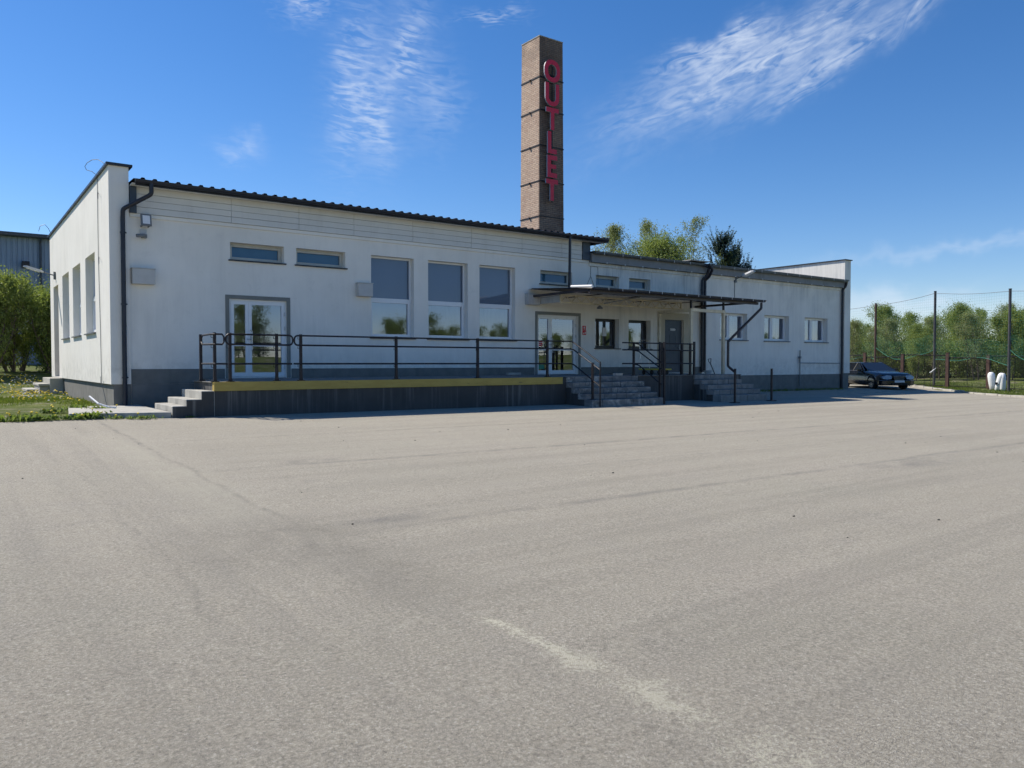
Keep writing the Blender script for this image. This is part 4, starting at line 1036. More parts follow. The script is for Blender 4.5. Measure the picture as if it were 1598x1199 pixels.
for k_ in range(4): mb.f.append((8+k_, 8+(k_+1) % 4, n+(k_+1) % 4, n+k_)); mb.f.append((n+k_, n+(k_+1) % 4, n+4+(k_+1) % 4, n+4+k_))
mb.f.append((n+4, n+5, n+6, n+7))
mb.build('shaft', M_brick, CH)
MB().box(CX0-0.015, CX1+0.015, CY0-0.015, CY1+0.015, 15.782, 15.82).build('cap', M_conc, CH)
for z in (13.98, 12.52, 10.93, 9.33, 7.75):
    e2 = 0.045*(15.78-z)/8.78+0.012
    a0, a1, b0, b1 = CX0-e2, CX1+e2, CY0-e2, CY1+e2; w = 0.012
    mb = MB(); h = 0.022
    mb.box(a0-w, a1+w, b0-w, b0, z-h, z+h); mb.box(a0-w, a1+w, b1, b1+w, z-h, z+h); mb.box(a0-w, a0, b0, b1, z-h, z+h); mb.box(a1, a1+w, b0, b1, z-h, z+h)
    mb.cbox((a0-0.03, (CY0+CY1)/2, z-0.02), (0.05, 0.07, 0.09))
    mb.build('iron_hoop', M_rail, CH)
# lettering
LT = thing('letter_sign', 'vertical sign of six dark red block letters reading OUTLET on the chimney front', 'sign', (22.3, 27.5, 12))
yl0, yl1 = 27.30, 27.37
def ring(mb, outer, inner, y0, y1):
    k_ = len(outer); n = len(mb.v)
    for y in (y0, y1): mb.v += [(p[0], y, p[1]) for p in outer] + [(p[0], y, p[1]) for p in inner]
    def idx_(lay, io, i): return n+lay*2*k_+io*k_+(i % k_)
    return n, k_, idx_
def oval(cx, cz, rx, rz, n=28): return [(cx+rx*math.copysign(abs(math.cos(2*math.pi*i/n))**0.85, math.cos(2*math.pi*i/n)), cz+rz*math.copysign(abs(math.sin(2*math.pi*i/n))**0.85, math.sin(2*math.pi*i/n))) for i in range(n)]
def shape_strip(mb, outer, inner, y0, y1, closed):
    k_ = len(outer); n = len(mb.v)
    for y in (y0, y1): mb.v += [(p[0], y, p[1]) for p in outer] + [(p[0], y, p[1]) for p in inner]
    I = lambda lay, io, i: n+lay*2*k_+io*k_+(i % k_)
    rng = range(k_ if closed else k_-1)
    for i in rng:
        mb.f += [(I(0, 0, i), I(0, 0, i+1), I(0, 1, i+1), I(0, 1, i)), (I(1, 0, i), I(1, 1, i), I(1, 1, i+1), I(1, 0, i+1)),
                 (I(0, 0, i), I(1, 0, i), I(1, 0, i+1), I(0, 0, i+1)), (I(0, 1, i), I(0, 1, i+1), I(1, 1, i+1), I(1, 1, i))]
    if not closed:
        for i in (0, k_-1): mb.f.append((I(0, 0, i), I(0, 1, i), I(1, 1, i), I(1, 0, i)))
def letter(ch, cx, z0, h, w, lab):
    s_ = 0.205; face = MB(); z1 = z0+h
    def shapes(mb, y0, y1):
        x0, x1 = cx-w/2, cx+w/2
        if ch == 'O': shape_strip(mb, oval(cx, (z0+z1)/2, w/2, h/2), oval(cx, (z0+z1)/2, w/2-s_, h/2-s_), y0, y1, True)
        elif ch == 'U':
            o = [(x0, z1)] + [(cx-w/2*math.cos(math.pi*i/14), z0+w/2*0.95-w/2*0.95*math.sin(math.pi*i/14)) for i in range(15)] + [(x1, z1)]
            wi = w/2-s_
            n_ = [(x0+s_, z1)] + [(cx-wi*math.cos(math.pi*i/14), z0+w/2*0.95-wi*0.95*math.sin(math.pi*i/14)) for i in range(15)] + [(x1-s_, z1)]
            shape_strip(mb, o, n_, y0, y1, False)
        elif ch == 'T': mb.prism([(x0, z1-s_), (cx-s_/2, z1-s_), (cx-s_/2, z0), (cx+s_/2, z0), (cx+s_/2, z1-s_), (x1, z1-s_), (x1, z1), (x0, z1)], 1, y0, y1)
        elif ch == 'L': mb.prism([(x0, z0), (x1, z0), (x1, z0+s_), (x0+s_, z0+s_), (x0+s_, z1), (x0, z1)], 1, y0, y1)
        elif ch == 'E':
            m_ = (z0+z1)/2
            mb.prism([(x0, z0), (x1, z0), (x1, z0+s_), (x0+s_, z0+s_), (x0+s_, m_-s_*0.45), (x1-0.05, m_-s_*0.45), (x1-0.05, m_+s_*0.45), (x0+s_, m_+s_*0.45), (x0+s_, z1-s_), (x1, z1-s_), (x1, z1), (x0, z1)], 1, y0, y1)
    body = MB(); shapes(body, yl0+0.004, yl1); b_ = body.build('letter', M_letterside, LT, label='letter '+ch)
    shapes(face, yl0, yl0+0.0035); face.build('letter_face', M_letter, b_)
for ch, cx, z0, h, w in (('O', 22.16, 13.74, 0.99, 0.91), ('U', 22.16, 12.67, 1.02, 0.8), ('T', 22.17, 11.61, 0.99, 0.72), ('L', 22.16, 10.55, 0.98, 0.52), ('E', 22.16, 9.48, 0.99, 0.56), ('T', 22.15, 8.44, 0.96, 0.69)):
    letter(ch, cx, z0, h, w, None)
mb = MB(); mb.box(22.24, 22.28, 27.43, 27.46, 8.4, 14.5)
for z in (8.6, 9.6, 10.7, 11.8, 12.9, 14.1): mb.box(22.15, 22.40, 27.46, 27.56, z-0.015, z+0.015)
mb.build('mounting_rail', M_rail, LT)

# ------------------------------------------------------------------ blue hall far left
HL = thing('steel_hall', 'blue grey corrugated steel hall behind the shrubs at the far left', 'building', (-10, 68, 0.8))
mb = MB(); x = -40; zt = 9.35; i = 0
while x < 12:
    mb.quad((x, 60, 0), (x+0.17, 60, 0), (x+0.17, 60, zt), (x, 60, zt)); mb.quad((x+0.17, 60, 0), (x+0.20, 60.05, 0), (x+0.20, 60.05, zt), (x+0.17, 60, zt))
    mb.quad((x+0.20, 60.05, 0), (x+0.27, 60.05, 0), (x+0.27, 60.05, zt), (x+0.20, 60.05, zt)); mb.quad((x+0.27, 60.05, 0), (x+0.30, 60, 0), (x+0.30, 60, zt), (x+0.27, 60.05, zt)); x += 0.30
mb.box(-40, 12, 60.3, 80, 0, 9.2)
mb.build('wall', M_hall, HL)
mb = MB(); mb.box(-40.2, 12.2, 59.7, 80.2, 9.36, 9.56); mb.box(-40.2, 12.2, 59.62, 59.69, 9.42, 9.60); mb.build('roof', M_halltrim, HL)
mb = MB(); gutter(mb, -40.2, 12.2, 59.55, 9.42, 0.1); 
mb.build('gutter', M_halltrim, HL)
mb = MB(); mb.tube([(5.05, 59.55, 9.34), (5.05, 59.85, 9.0), (5.05, 59.85, 0.5)], 0.07, 8); mb.build('downpipe', M_halltrim, HL)
mb = MB(); mb.box(4.0, 4.4, 59.5, 59.98, 7.35, 7.75); mb.build('floodlight', M_rail, HL)

# ------------------------------------------------------------------ trees
def leafquad(mb, p, s, rr):
    a = Vector((rr.gauss(0, 1), rr.gauss(0, 1), rr.gauss(0, 1)*0.8)).normalized(); b2 = a.orthogonal().normalized()
    b2 = (Matrix.Rotation(rr.uniform(0, 6.28), 3, a) @ b2); c_ = a.cross(b2)
    L_ = s*rr.uniform(0.6, 1.3); w_ = L_*0.55
    n = len(mb.v); mb.v += [tuple(p-b2*L_/2), tuple(p+c_*w_/2), tuple(p+b2*L_/2), tuple(p-c_*w_/2)]; mb.f.append((n, n+1, n+2, n+3))
def make_tree(name, label, cat, seed, H, rad, base, nbr, leaves, ls, leafm, group=None, upright=0.5, clump=0.35, stems=1, bare=0.0, trunk_r=0.14, twigs=False):
    rr = random.Random(seed); t_ = thing(name, label, cat, (0, 0, 0), group)
    tr = MB(); cr = MB(); tw = MB(); tips = []
    for s_ in range(stems):
        a = rr.uniform(0, 6.28); lean = 0.0 if stems == 1 else rr.uniform(0.15, 0.45)
        P = Vector((0, 0, -0.2)) + Vector((math.cos(a), math.sin(a), 0))*(0.25*(stems > 1)); path = [P.copy()]; rads = [trunk_r/ (1 if stems == 1 else 1.8)]
        hh = H*rr.uniform(0.8, 0.95) if stems > 1 else H*0.93; K = 9
        d = Vector((math.cos(a)*lean, math.sin(a)*lean, 1)).normalized()
        for i in range(K):
            d = (d + Vector((rr.uniform(-.12, .12), rr.uniform(-.12, .12), 0.08))).normalized(); P = P + d*hh/K; path.append(P.copy()); rads.append(rads[0]*(1-(i+1)/(K+0.6)))
        tr.tube(path, rads, 7)
        for b_ in range(nbr//stems):
            f = base + (1-base)*((b_+rr.random())/(nbr//stems)); f = min(f, 0.98)
            q = f*K; i = min(int(q), K-1); p0 = path[i].lerp(path[i+1], q-i); az_ = rr.uniform(0, 6.28)
            prof = math.sin(math.pi*min(1, (f-base)/(1-base)*0.82+0.18))**0.7
            L_ = rad*prof*rr.uniform(0.65, 1.15)
            up = upright*rr.uniform(0.6, 1.4); d = Vector((math.cos(az_), math.sin(az_), up)).normalized(); bp = [p0.copy()]; p = p0.copy()
            for j in range(4):
                d = (d+Vector((rr.uniform(-.2, .2), rr.uniform(-.2, .2), 0.12))).normalized(); p = p+d*L_/4; bp.append(p.copy())
            r0 = max(rads[i]*0.45, 0.012); tr.tube(bp, [r0, r0*.75, r0*.5, r0*.3, 0.004], 5, caps=False)
            for j in range(2, 5):
                for s2 in range(2):
                    dd = Vector((rr.gauss(0, 1), rr.gauss(0, 1), rr.gauss(0.3, 0.8))).normalized(); tl = L_*rr.uniform(0.15, 0.35)
                    e = bp[j]+dd*tl; tr.tube([bp[j], e], [r0*0.3, 0.003], 4, caps=False); tips += [bp[j].lerp(e, 0.5), e]
                tips.append(bp[j])
    per = max(1, int(leaves/len(tips)))
    for tp in tips:
        if rr.random() < bare: continue
        k_ = int(per*rr.uniform(0.4, 1.7)); c_ = clump*rr.uniform(0.6, 1.4)
        for _ in range(k_):
            leafquad(cr, tp+Vector((rr.gauss(0, c_*.5), rr.gauss(0, c_*.5), rr.gauss(0, c_*.55))), ls, rr)
    tk = tr.build('trunk', M_bark, t_); cr.build('crown', leafm, t_)
    return t_

# right hand belt of trees: five kinds, copied
RG = 'trees beyond the fence'
def rz_(): return random.uniform(0, 6.28)
T_a = make_tree('leafy_tree', 'x', 'tree', 11, 8.0, 2.3, 0.12, 76, 26000, 0.115, M_leaf, RG, upright=1.5, clump=0.38, stems=3)
T_b = make_tree('leafy_tree', 'x', 'tree', 12, 7.5, 2.0, 0.10, 76, 20000, 0.11, M_leaf2, RG, upright=1.6, clump=0.34, stems=4, bare=0.12)
T_c = make_tree('leafy_tree', 'x', 'tree', 13, 7.8, 2.2, 0.15, 70, 14000, 0.10, M_leafpale, RG, upright=1.0, clump=0.35, stems=2, bare=0.35)
T_d = make_tree('leafy_tree', 'x', 'tree', 14, 8.4, 2.6, 0.10, 90, 28000, 0.12, M_leaf, RG, upright=1.1, clump=0.42, stems=2)
KIND = {'a': (T_a, 'bright green leafy tree'), 'b': (T_b, 'mid green many-stemmed tree'), 'c': (T_c, 'thin pale tree with half bare twigs'), 'd': (T_d, 'broad bright green tree')}
belt = [  # u-angle (deg right of Y), distance, kind, scale, where it stands
 (59.6, 55, 'c', 0.95, 'just right of the white parapet'), (61.4, 57, 'c', 0.82, 'behind the dark car'), (60.4, 66, 'b', 0.9, 'in the second row beside the parapet'),
 (62.6, 60, 'c', 0.90, 'behind the leftmost tall pole'), (63.6, 56, 'a', 0.80, 'between the leftmost and middle tall poles'), (64.3, 66, 'd', 0.86, 'in the second row left of the middle pole'),
 (65.0, 58, 'c', 0.92, 'just left of the middle tall pole'), (66.2, 62, 'd', 0.98, 'just right of the middle tall pole'), (67.2, 57, 'c', 0.98, 'between the middle pole and the white plastic shapes'),
 (68.1, 62, 'c', 1.04, 'above the white plastic shapes'), (68.9, 57, 'a', 0.92, 'behind the rightmost tall pole'), (69.7, 61, 'd', 0.88, 'at the right edge of the photo'),
 (66.8, 70, 'b', 1.0, 'in the back row right of the middle pole'), (62.2, 72, 'a', 0.95, 'in the back row behind the leftmost pole'), (69.3, 70, 'b', 0.98, 'in the back row near the right edge'), (70.8, 58, 'a', 0.9, 'past the right edge'),
 (72.3, 60, 'd', 0.9, 'further past the right edge'), (58.5, 70, 'b', 0.7, 'hidden behind the right wing')]
used = set()
for (a, dist, kd, sc, wh) in belt:
    base, txt = KIND[kd]; x, y = math.sin(R(a))*dist, math.cos(R(a))*dist; loc = (x, y, g(x, y)-0.1); lb = txt + ' ' + wh
    sc *= dist/62.0*0.69
    if kd not in used:
        used.add(kd); base.location = loc; base.rotation_euler = (0, 0, rz_()); base.scale = (sc,)*3; base['label'] = lb
    else: dup(base, loc, rz_(), sc, lb)
# undergrowth as shrubs along the foot of the belt
S_a = make_tree('leafy_shrub', 'x', 'shrub', 21, 2.6, 1.6, 0.05, 50, 7000, 0.12, M_leaf2, 'shrubs at the foot of the tree belt', upright=0.9, clump=0.5, stems=4, trunk_r=0.05)
bel = ('behind the dark car', 'left of the leftmost tall pole', 'right of the leftmost tall pole', 'between the left and middle poles', 'left of the middle tall pole', 'right of the middle tall pole', 'between the middle and right poles', 'left of the white plastic shapes', 'behind the white plastic shapes', 'by the right tall pole', 'at the right edge')
for i, wh in enumerate(bel):
    a = 60.2+i*0.95; dist = 60 + (i % 3)*1.5; x, y = math.sin(R(a))*dist, math.cos(R(a))*dist; lb = 'dark green shrub at the foot of the trees, ' + wh
    if i == 0: S_a.location = (x, y, g(x, y)-0.1); S_a['label'] = lb; S_a.scale = (1.1,)*3
    else: dup(S_a, (x, y, g(x, y)-0.1), rz_(), 0.9+0.25*((i*37) % 10)/10, lb)
# trees behind the roof
for (nm, lb, seed, a, dist, H, rad, base, n, lv_, ls, mt, up, cl_, bare, st_n) in (
    ('birch_tree', 'pale wispy tree showing above the roof beside the end of the corrugated eave', 31, 42.95, 60, 12.5, 2.6, 0.2, 110, 20000, 0.10, M_leafpale, 0.9, 0.30, 0.1, 1),
    ('leafy_tree', 'broad yellow green tree above the roof of the low wing, left half', 32, 46.6, 58, 10.9, 3.8, 0.25, 120, 44000, 0.115, M_leaf, 0.6, 0.42, 0.0, 1),
    ('leafy_tree', 'taller pale tree with loose upright twigs above the roof of the low wing', 33, 47.6, 64, 13.6, 2.8, 0.3, 120, 20000, 0.11, M_leafpale, 1.8, 0.26, 0.25, 3),
    ('leafy_tree', 'thin light green tree just left of the pine', 34, 49.0, 60, 11.4, 2.0, 0.3, 90, 12000, 0.11, M_leaf, 1.8, 0.26, 0.3, 3)):
    t_ = make_tree(nm, lb, 'tree', seed, H, rad, base, n, lv_, ls, mt, None, up, cl_, st_n, bare)
    x, y = math.sin(R(a))*dist, math.cos(R(a))*dist; t_.location = (x, y, g(x, y)-0.1)
# small far tree crown seen over the left roof
t_ = make_tree('leafy_tree', 'tip of a far tree just showing over the long corrugated roof', 'tree', 35, 14.2, 2.2, 0.4, 60, 1500, 0.16, M_leafpale, None, 1.2, 0.35, 2, 0.3)
x, y = math.sin(R(20.9))*60, math.cos(R(20.9))*60; t_.location = (x, y, g(x, y)-0.3)
def make_pine(seed, H, rad, loc, label, name='pine_tree'):
    rr = random.Random(seed); t_ = thing(name, label, 'tree', (0, 0, 0)); tr = MB(); cr = MB()
    tr.tube([(0, 0, -0.2), (0.05, 0, H*0.5), (0, 0.05, H)], [0.18, 0.1, 0.01], 8)
    z = H*0.25
    while z < H*0.985:
        f = (z/H); L0 = rad*(1-(f-0.25)/0.75)**0.85+0.12
        for k_ in range(4):
            a = rr.uniform(0, 6.28); L_ = L0*rr.uniform(0.7, 1.1); p = Vector((0, 0, z)); d = Vector((math.cos(a), math.sin(a), 0.15)); pts = [p.copy()]
            for j in range(5): d = (d+Vector((0, 0, 0.14))).normalized(); p = p+d*L_/5; pts.append(p.copy())
            tr.tube(pts, [0.035, 0.03, 0.022, 0.016, 0.01, 0.004], 4, caps=False)
            for j in range(1, 6):
                for m_ in range(2):
                    q = pts[j]+Vector((rr.gauss(0, .16), rr.gauss(0, .16), rr.gauss(-0.1, .08))); ax = (Vector((math.cos(a)*0.35, math.sin(a)*0.35, 1))+Vector((rr.gauss(0, .22), rr.gauss(0, .22), 0))).normalized()
                    ln = rr.uniform(0.7, 1.15)*(1.3 if j == 5 else 0.9)
                    for s_ in range(54):
                        t0 = rr.random(); c_ = q+ax*ln*t0; dd = (ax*0.9+Vector((rr.gauss(0, 1), rr.gauss(0, 1), rr.gauss(0, 1))).normalized()).normalized(); w_ = dd.orthogonal().normalized()*0.028; e = c_+dd*0.16*(1.15-t0*0.6)
                        n = len(cr.v); cr.v += [tuple(c_-w_), tuple(c_+w_), tuple(e+w_*.3), tuple(e-w_*.3)]; cr.f.append((n, n+1, n+2, n+3))
        z += H*0.042
    tr.build('trunk', M_bark, t_); cr.build('crown', M_needle, t_); t_.location = loc; return t_
x, y = math.sin(R(51.25))*60, math.cos(R(51.25))*60
make_pine(41, 10.6, 3.4, (x, y, g(x, y)-0.2), 'dark green pine above the roof of the low wing')
x, y = math.sin(R(52.3))*61, math.cos(R(52.3))*61
make_pine(43, 9.7, 2.6, (x, y, g(x, y)-0.2), 'lower dark pine at the right shoulder of the tall pine')
# shrubs at the left
for (lb, x, y, H, rad, seed, mt) in (('tall light green shrub in front of the blue hall, at the left edge', 1.2, 42, 5.4, 2.2, 51, M_leaf), ('tall light green shrub between the left edge and the gable', 2.6, 44.5, 4.9, 2.0, 52, M_leaf), ('lower green shrub touching the gable wall', 4.2, 43.5, 4.2, 1.7, 53, M_leaf2), ('green shrub past the left edge of the photo', -0.9, 41.5, 5.3, 2.0, 54, M_leaf)):
    t_ = make_tree('leafy_shrub', lb, 'shrub', seed, H, rad, 0.01, 120, 20000, 0.115, mt, 'tall shrubs before the blue hall', 2.0, 0.26, 8, 0.0, 0.10)
    t_.location = (x, y, g(x, y)-0.15)
# trees facing the building (seen mirrored in the windows)
MG = 'trees across the yard facing the building'
T_m1 = make_tree('leafy_tree', 'leafy tree across the yard, mirrored in the windows', 'tree', 61, 6.2, 2.4, 0.08, 50, 8000, 0.13, M_leaf2, MG, 1.2, 0.5, 3)
T_m2 = make_tree('leafy_tree', 'leafy tree across the yard, mirrored in the windows', 'tree', 62, 5.4, 2.0, 0.08, 50, 7000, 0.12, M_leaf, MG, 1.4, 0.45, 4)
first = {0: True, 1: True}; rr = random.Random(5)
for i in range(44):
    x = 14+i*2.15+rr.uniform(-.9, .9); y = -29+rr.uniform(-3, 3); kd = i % 2; b_ = (T_m1, T_m2)[kd]; loc = (x, y, g(x, y)-0.6); sc = rr.uniform(0.62, 1.0)*interp(x, [20, 40, 55, 75], [1.25, 1.05, 0.85, 0.7])
    if first[kd]: first[kd] = False; b_.location = loc; b_.scale = (sc,)*3
    else: dup(b_, loc, rz_(), sc)

# ------------------------------------------------------------------ fence, poles, nets at the right
FX = 43.0
FN = thing('mesh_fence', 'brown framed wire mesh fence along the right side of the yard', 'fence', (FX, 18, -0.2))
fy = [8.2, 10.5, 12.8, 15.15, 17.6, 19.6, 22.0, 24.2, 26.6, 29.0, 31.4]
for i, yy in enumerate(fy):
    z0 = g(FX, yy)-0.05; z1 = g(FX, yy) + 1.78 + (0.10 if i % 2 else 0.0)
    mb = MB(); mb.box(FX-0.06, FX+0.06, yy-0.075, yy+0.075, z0, z1); mb.cbox((FX, yy, z1+0.01), (0.14, 0.17, 0.02)); mb.build('post', M_rust, FN)
for i in range(len(fy)-1):
    a, b2 = fy[i]+0.09, fy[i+1]-0.09; za = g(FX, a); zb = g(FX, b2); dz = (-0.12, 0.0)[i % 2]
    mb = MB()
    def bar(p0, p1, r=0.022): mb.tube([p0, p1], r, 6)
    ta, tb = za+1.74+dz, zb+1.74+dz
    bar((FX, a, ta), (FX, b2, tb), 0.028); bar((FX, a, za+0.12), (FX, b2, zb+0.12), 0.018); bar((FX, a, za+0.1), (FX, a, ta)); bar((FX, b2, zb+0.1), (FX, b2, tb)); m_ = (a+b2)/2; bar((FX, m_, (za+zb)/2+0.1), (FX, m_, (ta+tb)/2), 0.010)
    mb.build('panel_frame', M_rail, FN)
def meshmat(name, col, sx, sz, wid, alpha_mul=1.0, dens=None):
    m, t, b, out = newmat(name)
    x, y, z = t.sep(t.obj())
    def ln(c, s_): 
        f = t.m('FRACT', t.m('MULTIPLY', c, s_)); return t.m('LESS_THAN', f, wid)
    a = t.m('MAXIMUM', ln(y, sx), ln(z, sz)); 
    t.put(b.inputs['Base Color'], col); b.inputs['Roughness'].default_value = 0.7
    t.put(b.inputs['Alpha'], t.m('MULTIPLY', a, alpha_mul))
    return m
M_chain = meshmat('chain_link', (0.09, 0.095, 0.085), 16, 16, 0.06)
M_net = meshmat('green_net', (0.04, 0.22, 0.15), 7, 7, 0.05, 0.35)
M_netdense = meshmat('green_net_folds', (0.04, 0.28, 0.20), 14, 14, 0.08, 0.35)
for i in range(len(fy)-1):
    a, b2 = fy[i]+0.09, fy[i+1]-0.09; dz = (-0.12, 0.0)[i % 2]
    MB().quad((FX+0.01, a, g(FX, a)+0.12), (FX+0.01, b2, g(FX, b2)+0.12), (FX+0.01, b2, g(FX, b2)+1.72+dz), (FX+0.01, a, g(FX, a)+1.72+dz)).build('wire_mesh', M_chain, FN)
M_pole = simple('dark_grey_pole', (0.055, 0.055, 0.06), 0.6, var=0.3)
PG = 'tall poles of the ball net'
pol = [(46.5, 25.5, 4.9, 'leftmost tall steel pole of the ball net, above the dark car'), (44.3, 20.9, 5.25, 'middle tall steel pole of the ball net'), (42.1, 16.3, 5.05, 'rightmost tall steel pole of the ball net, by the white plastic shapes'), (39.9, 11.7, 5.0, 'tall steel pole of the ball net past the right edge'), (48.7, 30.1, 4.9, 'tall steel pole of the ball net hidden behind the building')]
for (x, y, h, lb) in pol:
    z = g(x, y); t_ = thing('net_pole', lb, 'pole', (x, y, z), PG)
    MB().tube([(x, y, z-0.1), (x, y, z+h)], 0.065, 10).build('tube', M_rust if x > 46 else M_pole, t_)
    MB().tube([(x, y, z+h), (x, y, z+h+0.02)], 0.075, 10).build('cap', M_rail, t_)
for i, (p, q, lb) in enumerate(((pol[4], pol[0], 'green ball net left of the leftmost pole'), (pol[0], pol[1], 'green ball net hanging between the leftmost and middle poles'), (pol[1], pol[2], 'green ball net sagging between the middle and rightmost poles'), (pol[2], pol[3], 'green ball net right of the rightmost pole'))):
    N_ = thing('ball_net', lb, 'net', (p[0], p[1], g(p[0], p[1])+1.2), 'green ball nets between the tall poles')
    mb = MB(); mb2 = MB(); wire = MB(); rope = MB(); n = 24; rows = 10
    ps = []
    for k_ in range(n+1):
        f = k_/n; x = p[0]+(q[0]-p[0])*f; y = p[1]+(q[1]-p[1])*f; z0 = g(p[0], p[1])*(1-f)+g(q[0], q[1])*f
        top = z0 + (p[2]*(1-f)+q[2]*f) - 0.1 - 0.09*math.sin(math.pi*f)
        bot = z0 + 1.55 + 0.55*(abs(2*f-1)**3)*(1 if i % 2 else -0.3) + 0.10*math.sin(f*9+i)
        ps.append((x, y, top, bot))
    def sheet(mb, f0, f1, amp):
        for k_, (x, y, top, bot) in enumerate(ps):
            for r_ in range(rows+1):
                t_ = r_/rows; z = bot+(top-bot)*(f0+(f1-f0)*t_); w_ = amp*math.sin(k_*1.1+r_*0.5)*math.sin(math.pi*min(1, t_+0.2)); mb.v.append((x+w_*0.7, y-w_*0.5, z))
        for k_ in range(n):
            for r_ in range(rows): a_ = k_*(rows+1)+r_; mb.f.append((a_, a_+rows+1, a_+rows+2, a_+1))
    sheet(mb, 0.0, 1.0, 0.12); mb.build('netting', M_net, N_, smooth=True)
    sheet(mb2, 0.0, 0.30, 0.2); o2 = mb2.build('net_fold', M_netdense, N_, smooth=True)
    wire.tube([(x, y, top) for (x, y, top, bot) in ps], 0.012, 5); wire.build('top_wire', M_grey, N_)
    rope.tube([(x, y, bot) for (x, y, top, bot) in ps], 0.010, 5); rope.build('bottom_rope', simple('green_rope_%d' % i, (0.05, 0.25, 0.18), 0.7), N_)
# white moulded plastic pieces leaning at the fence
for (px, py, lb, rot) in ((42.45, 16.95, 'white moulded plastic piece leaning on the fence, right one, with black patches', 0.25), (42.8, 17.3, 'white moulded plastic piece behind the brown fence post, left one', -0.1)):
    z = g(px, py); t_ = thing('plastic_shell', lb, 'plastic object', (px, py, z), 'white plastic pieces by the fence')
    mb = MB(); m = Matrix.Translation((px, py, z+0.02)) @ Matrix.Rotation(rot, 4, 'X') @ Matrix.Diagonal((0.75, 0.72, 1.0, 1))
    mb.lathe([(0.12, 0.0), (0.17, 0.03), (0.20, 0.25), (0.23, 0.5), (0.235, 0.72), (0.20, 0.84), (0.12, 0.90), (0.05, 0.915)], 18, m); mb.build('shell', M_white, t_, smooth=True)
    fr_ = Vector((-0.93, -0.37, 0))
    if rot > 0:
        mb = MB(); q = (Matrix.Translation((px, py, z)) @ Matrix.Rotation(math.atan2(fr_.y, fr_.x), 4, 'Z'))
        mb.add(MB().prism([(-0.09, 0.44), (0.09, 0.44), (0.09, 0.34), (0.04, 0.30), (0.02, 0.37), (-0.02, 0.37), (-0.04, 0.30), (-0.09, 0.34)], 0, 0.12, 0.185), q)
        mb.build('black_patch', M_black, t_)
        mb = MB(); mb.lathe([(0.09, 0.0), (0.13, 0.1), (0.14, 0.6), (0.11, 0.82), (0.05, 0.88)], 14, Matrix.Translation((px-0.02, py-0.26, z+0.02))); mb.build('side_lobe', M_white, t_, smooth=True)
mb = MB(); mb.tube([(42.2, 20.15, 0.60), (42.2, 20.05, 0.64), (42.2, 19.90, 0.78)], [0.015, 0.035, 0.03], 8); mb.tube([(42.2, 19.90, 0.78), (42.2, 19.82, 0.85)], 0.012, 6)
SK = thing('garden_stake', 'small white bottle on a thin dark stake just right of the dark car', 'stake', (42.2, 20.1, g(42.2, 20.1)))
mb.build('bottle', M_white, SK)
MB().tube([(42.2, 20.1, g(42.2, 20)-0.1), (42.2, 20.1, 0.60)], 0.010, 6).build('stick', M_rust, SK)

# ------------------------------------------------------------------ car
def carpaint():
    m, t, b, out = newmat('black_car_paint')
    t.put(b.inputs['Base Color'], t.mix(t.mr(t.noise(t.obj(), 3, 3), 0.3, 0.7), (0.004, 0.005, 0.009), (0.006, 0.007, 0.012))); b.inputs['Roughness'].default_value = 0.22; b.inputs['Coat Weight'].default_value = 0.35; b.inputs['Coat Roughness'].default_value = 0.05
    return m
M_car = carpaint()
M_carglass = simple('car_glass', (0.010, 0.012, 0.016), 0.10, var=0.02, spec=0.30)
M_lampglass = simple('headlamp_glass', (0.30, 0.33, 0.36), 0.12, var=0.3, scale=14, coat=1.0)
M_rim = simple('alloy_rim', (0.30, 0.31, 0.33), 0.35, metal=0.9, var=0.05)
CAR_C = Vector((39.6, 21.0, 0)); hd = Vector((-0.545, -0.839, 0)).normalized()
CAR = thing('parked_car', 'black saloon car parked past the right end of the building, facing the yard', 'car', (0, 0, 0))
# local frame: +Y forward (front bumper), X to the car's left... built around the origin, then placed
def cpart(mb, name, mat, parent=CAR, **kw): return mb.build(name, mat, parent, **kw)
# stations: y, half width at sill, half width at belt, z bottom, z belt(top of body), crown
st_ = [(2.46, .60, .55, .40, .58, .62), (2.40, .78, .74, .26, .70, .74), (2.20, .88, .84, .22, .78, .83), (1.80, .915, .88, .20, .84, .89), (1.30, .925, .89, .20, .88, .935), (0.85, .93, .895, .20, .92, .965), (0.0, .93, .90, .20, .94, .94), (-0.9, .93, .90, .20, .95, .95), (-1.6, .93, .89, .22, .96, 1.0), (-2.2, .89, .84, .28, .94, 1.0), (-2.5, .80, .74, .40, .88, .93), (-2.56, .66, .6, .46, .78, .80)]
mb = MB(); ring_n = None
for (y, ws_, wb, zb, zt_, zc) in st_:
    prof = [(0, zb), (ws_*0.85, zb), (ws_, zb+0.10), (ws_*1.0, zb+0.28), (ws_*0.985, (zb+zt_)/2+0.08), (wb, zt_), (wb*0.80, (zt_+zc)/2+0.012), (wb*0.4, zc), (0, zc+0.005)]
    full = [(x_, z_) for x_, z_ in prof] + [(-x_, z_) for x_, z_ in prof[-2:0:-1]]
    ring_n = len(full); mb.v += [(x_, y-1.0, z_) for x_, z_ in full]
for i in range(len(st_)-1):
    for k_ in range(ring_n): mb.f.append((i*ring_n+k_, i*ring_n+(k_+1) % ring_n, (i+1)*ring_n+(k_+1) % ring_n, (i+1)*ring_n+k_))
mb.f.append(tuple(range(ring_n))); mb.f.append(tuple(reversed(range((len(st_)-1)*ring_n, len(st_)*ring_n))))
OFFY = 1.0   # front axle at local y=+0.5
body = cpart(mb, 'body', M_car, smooth=True)
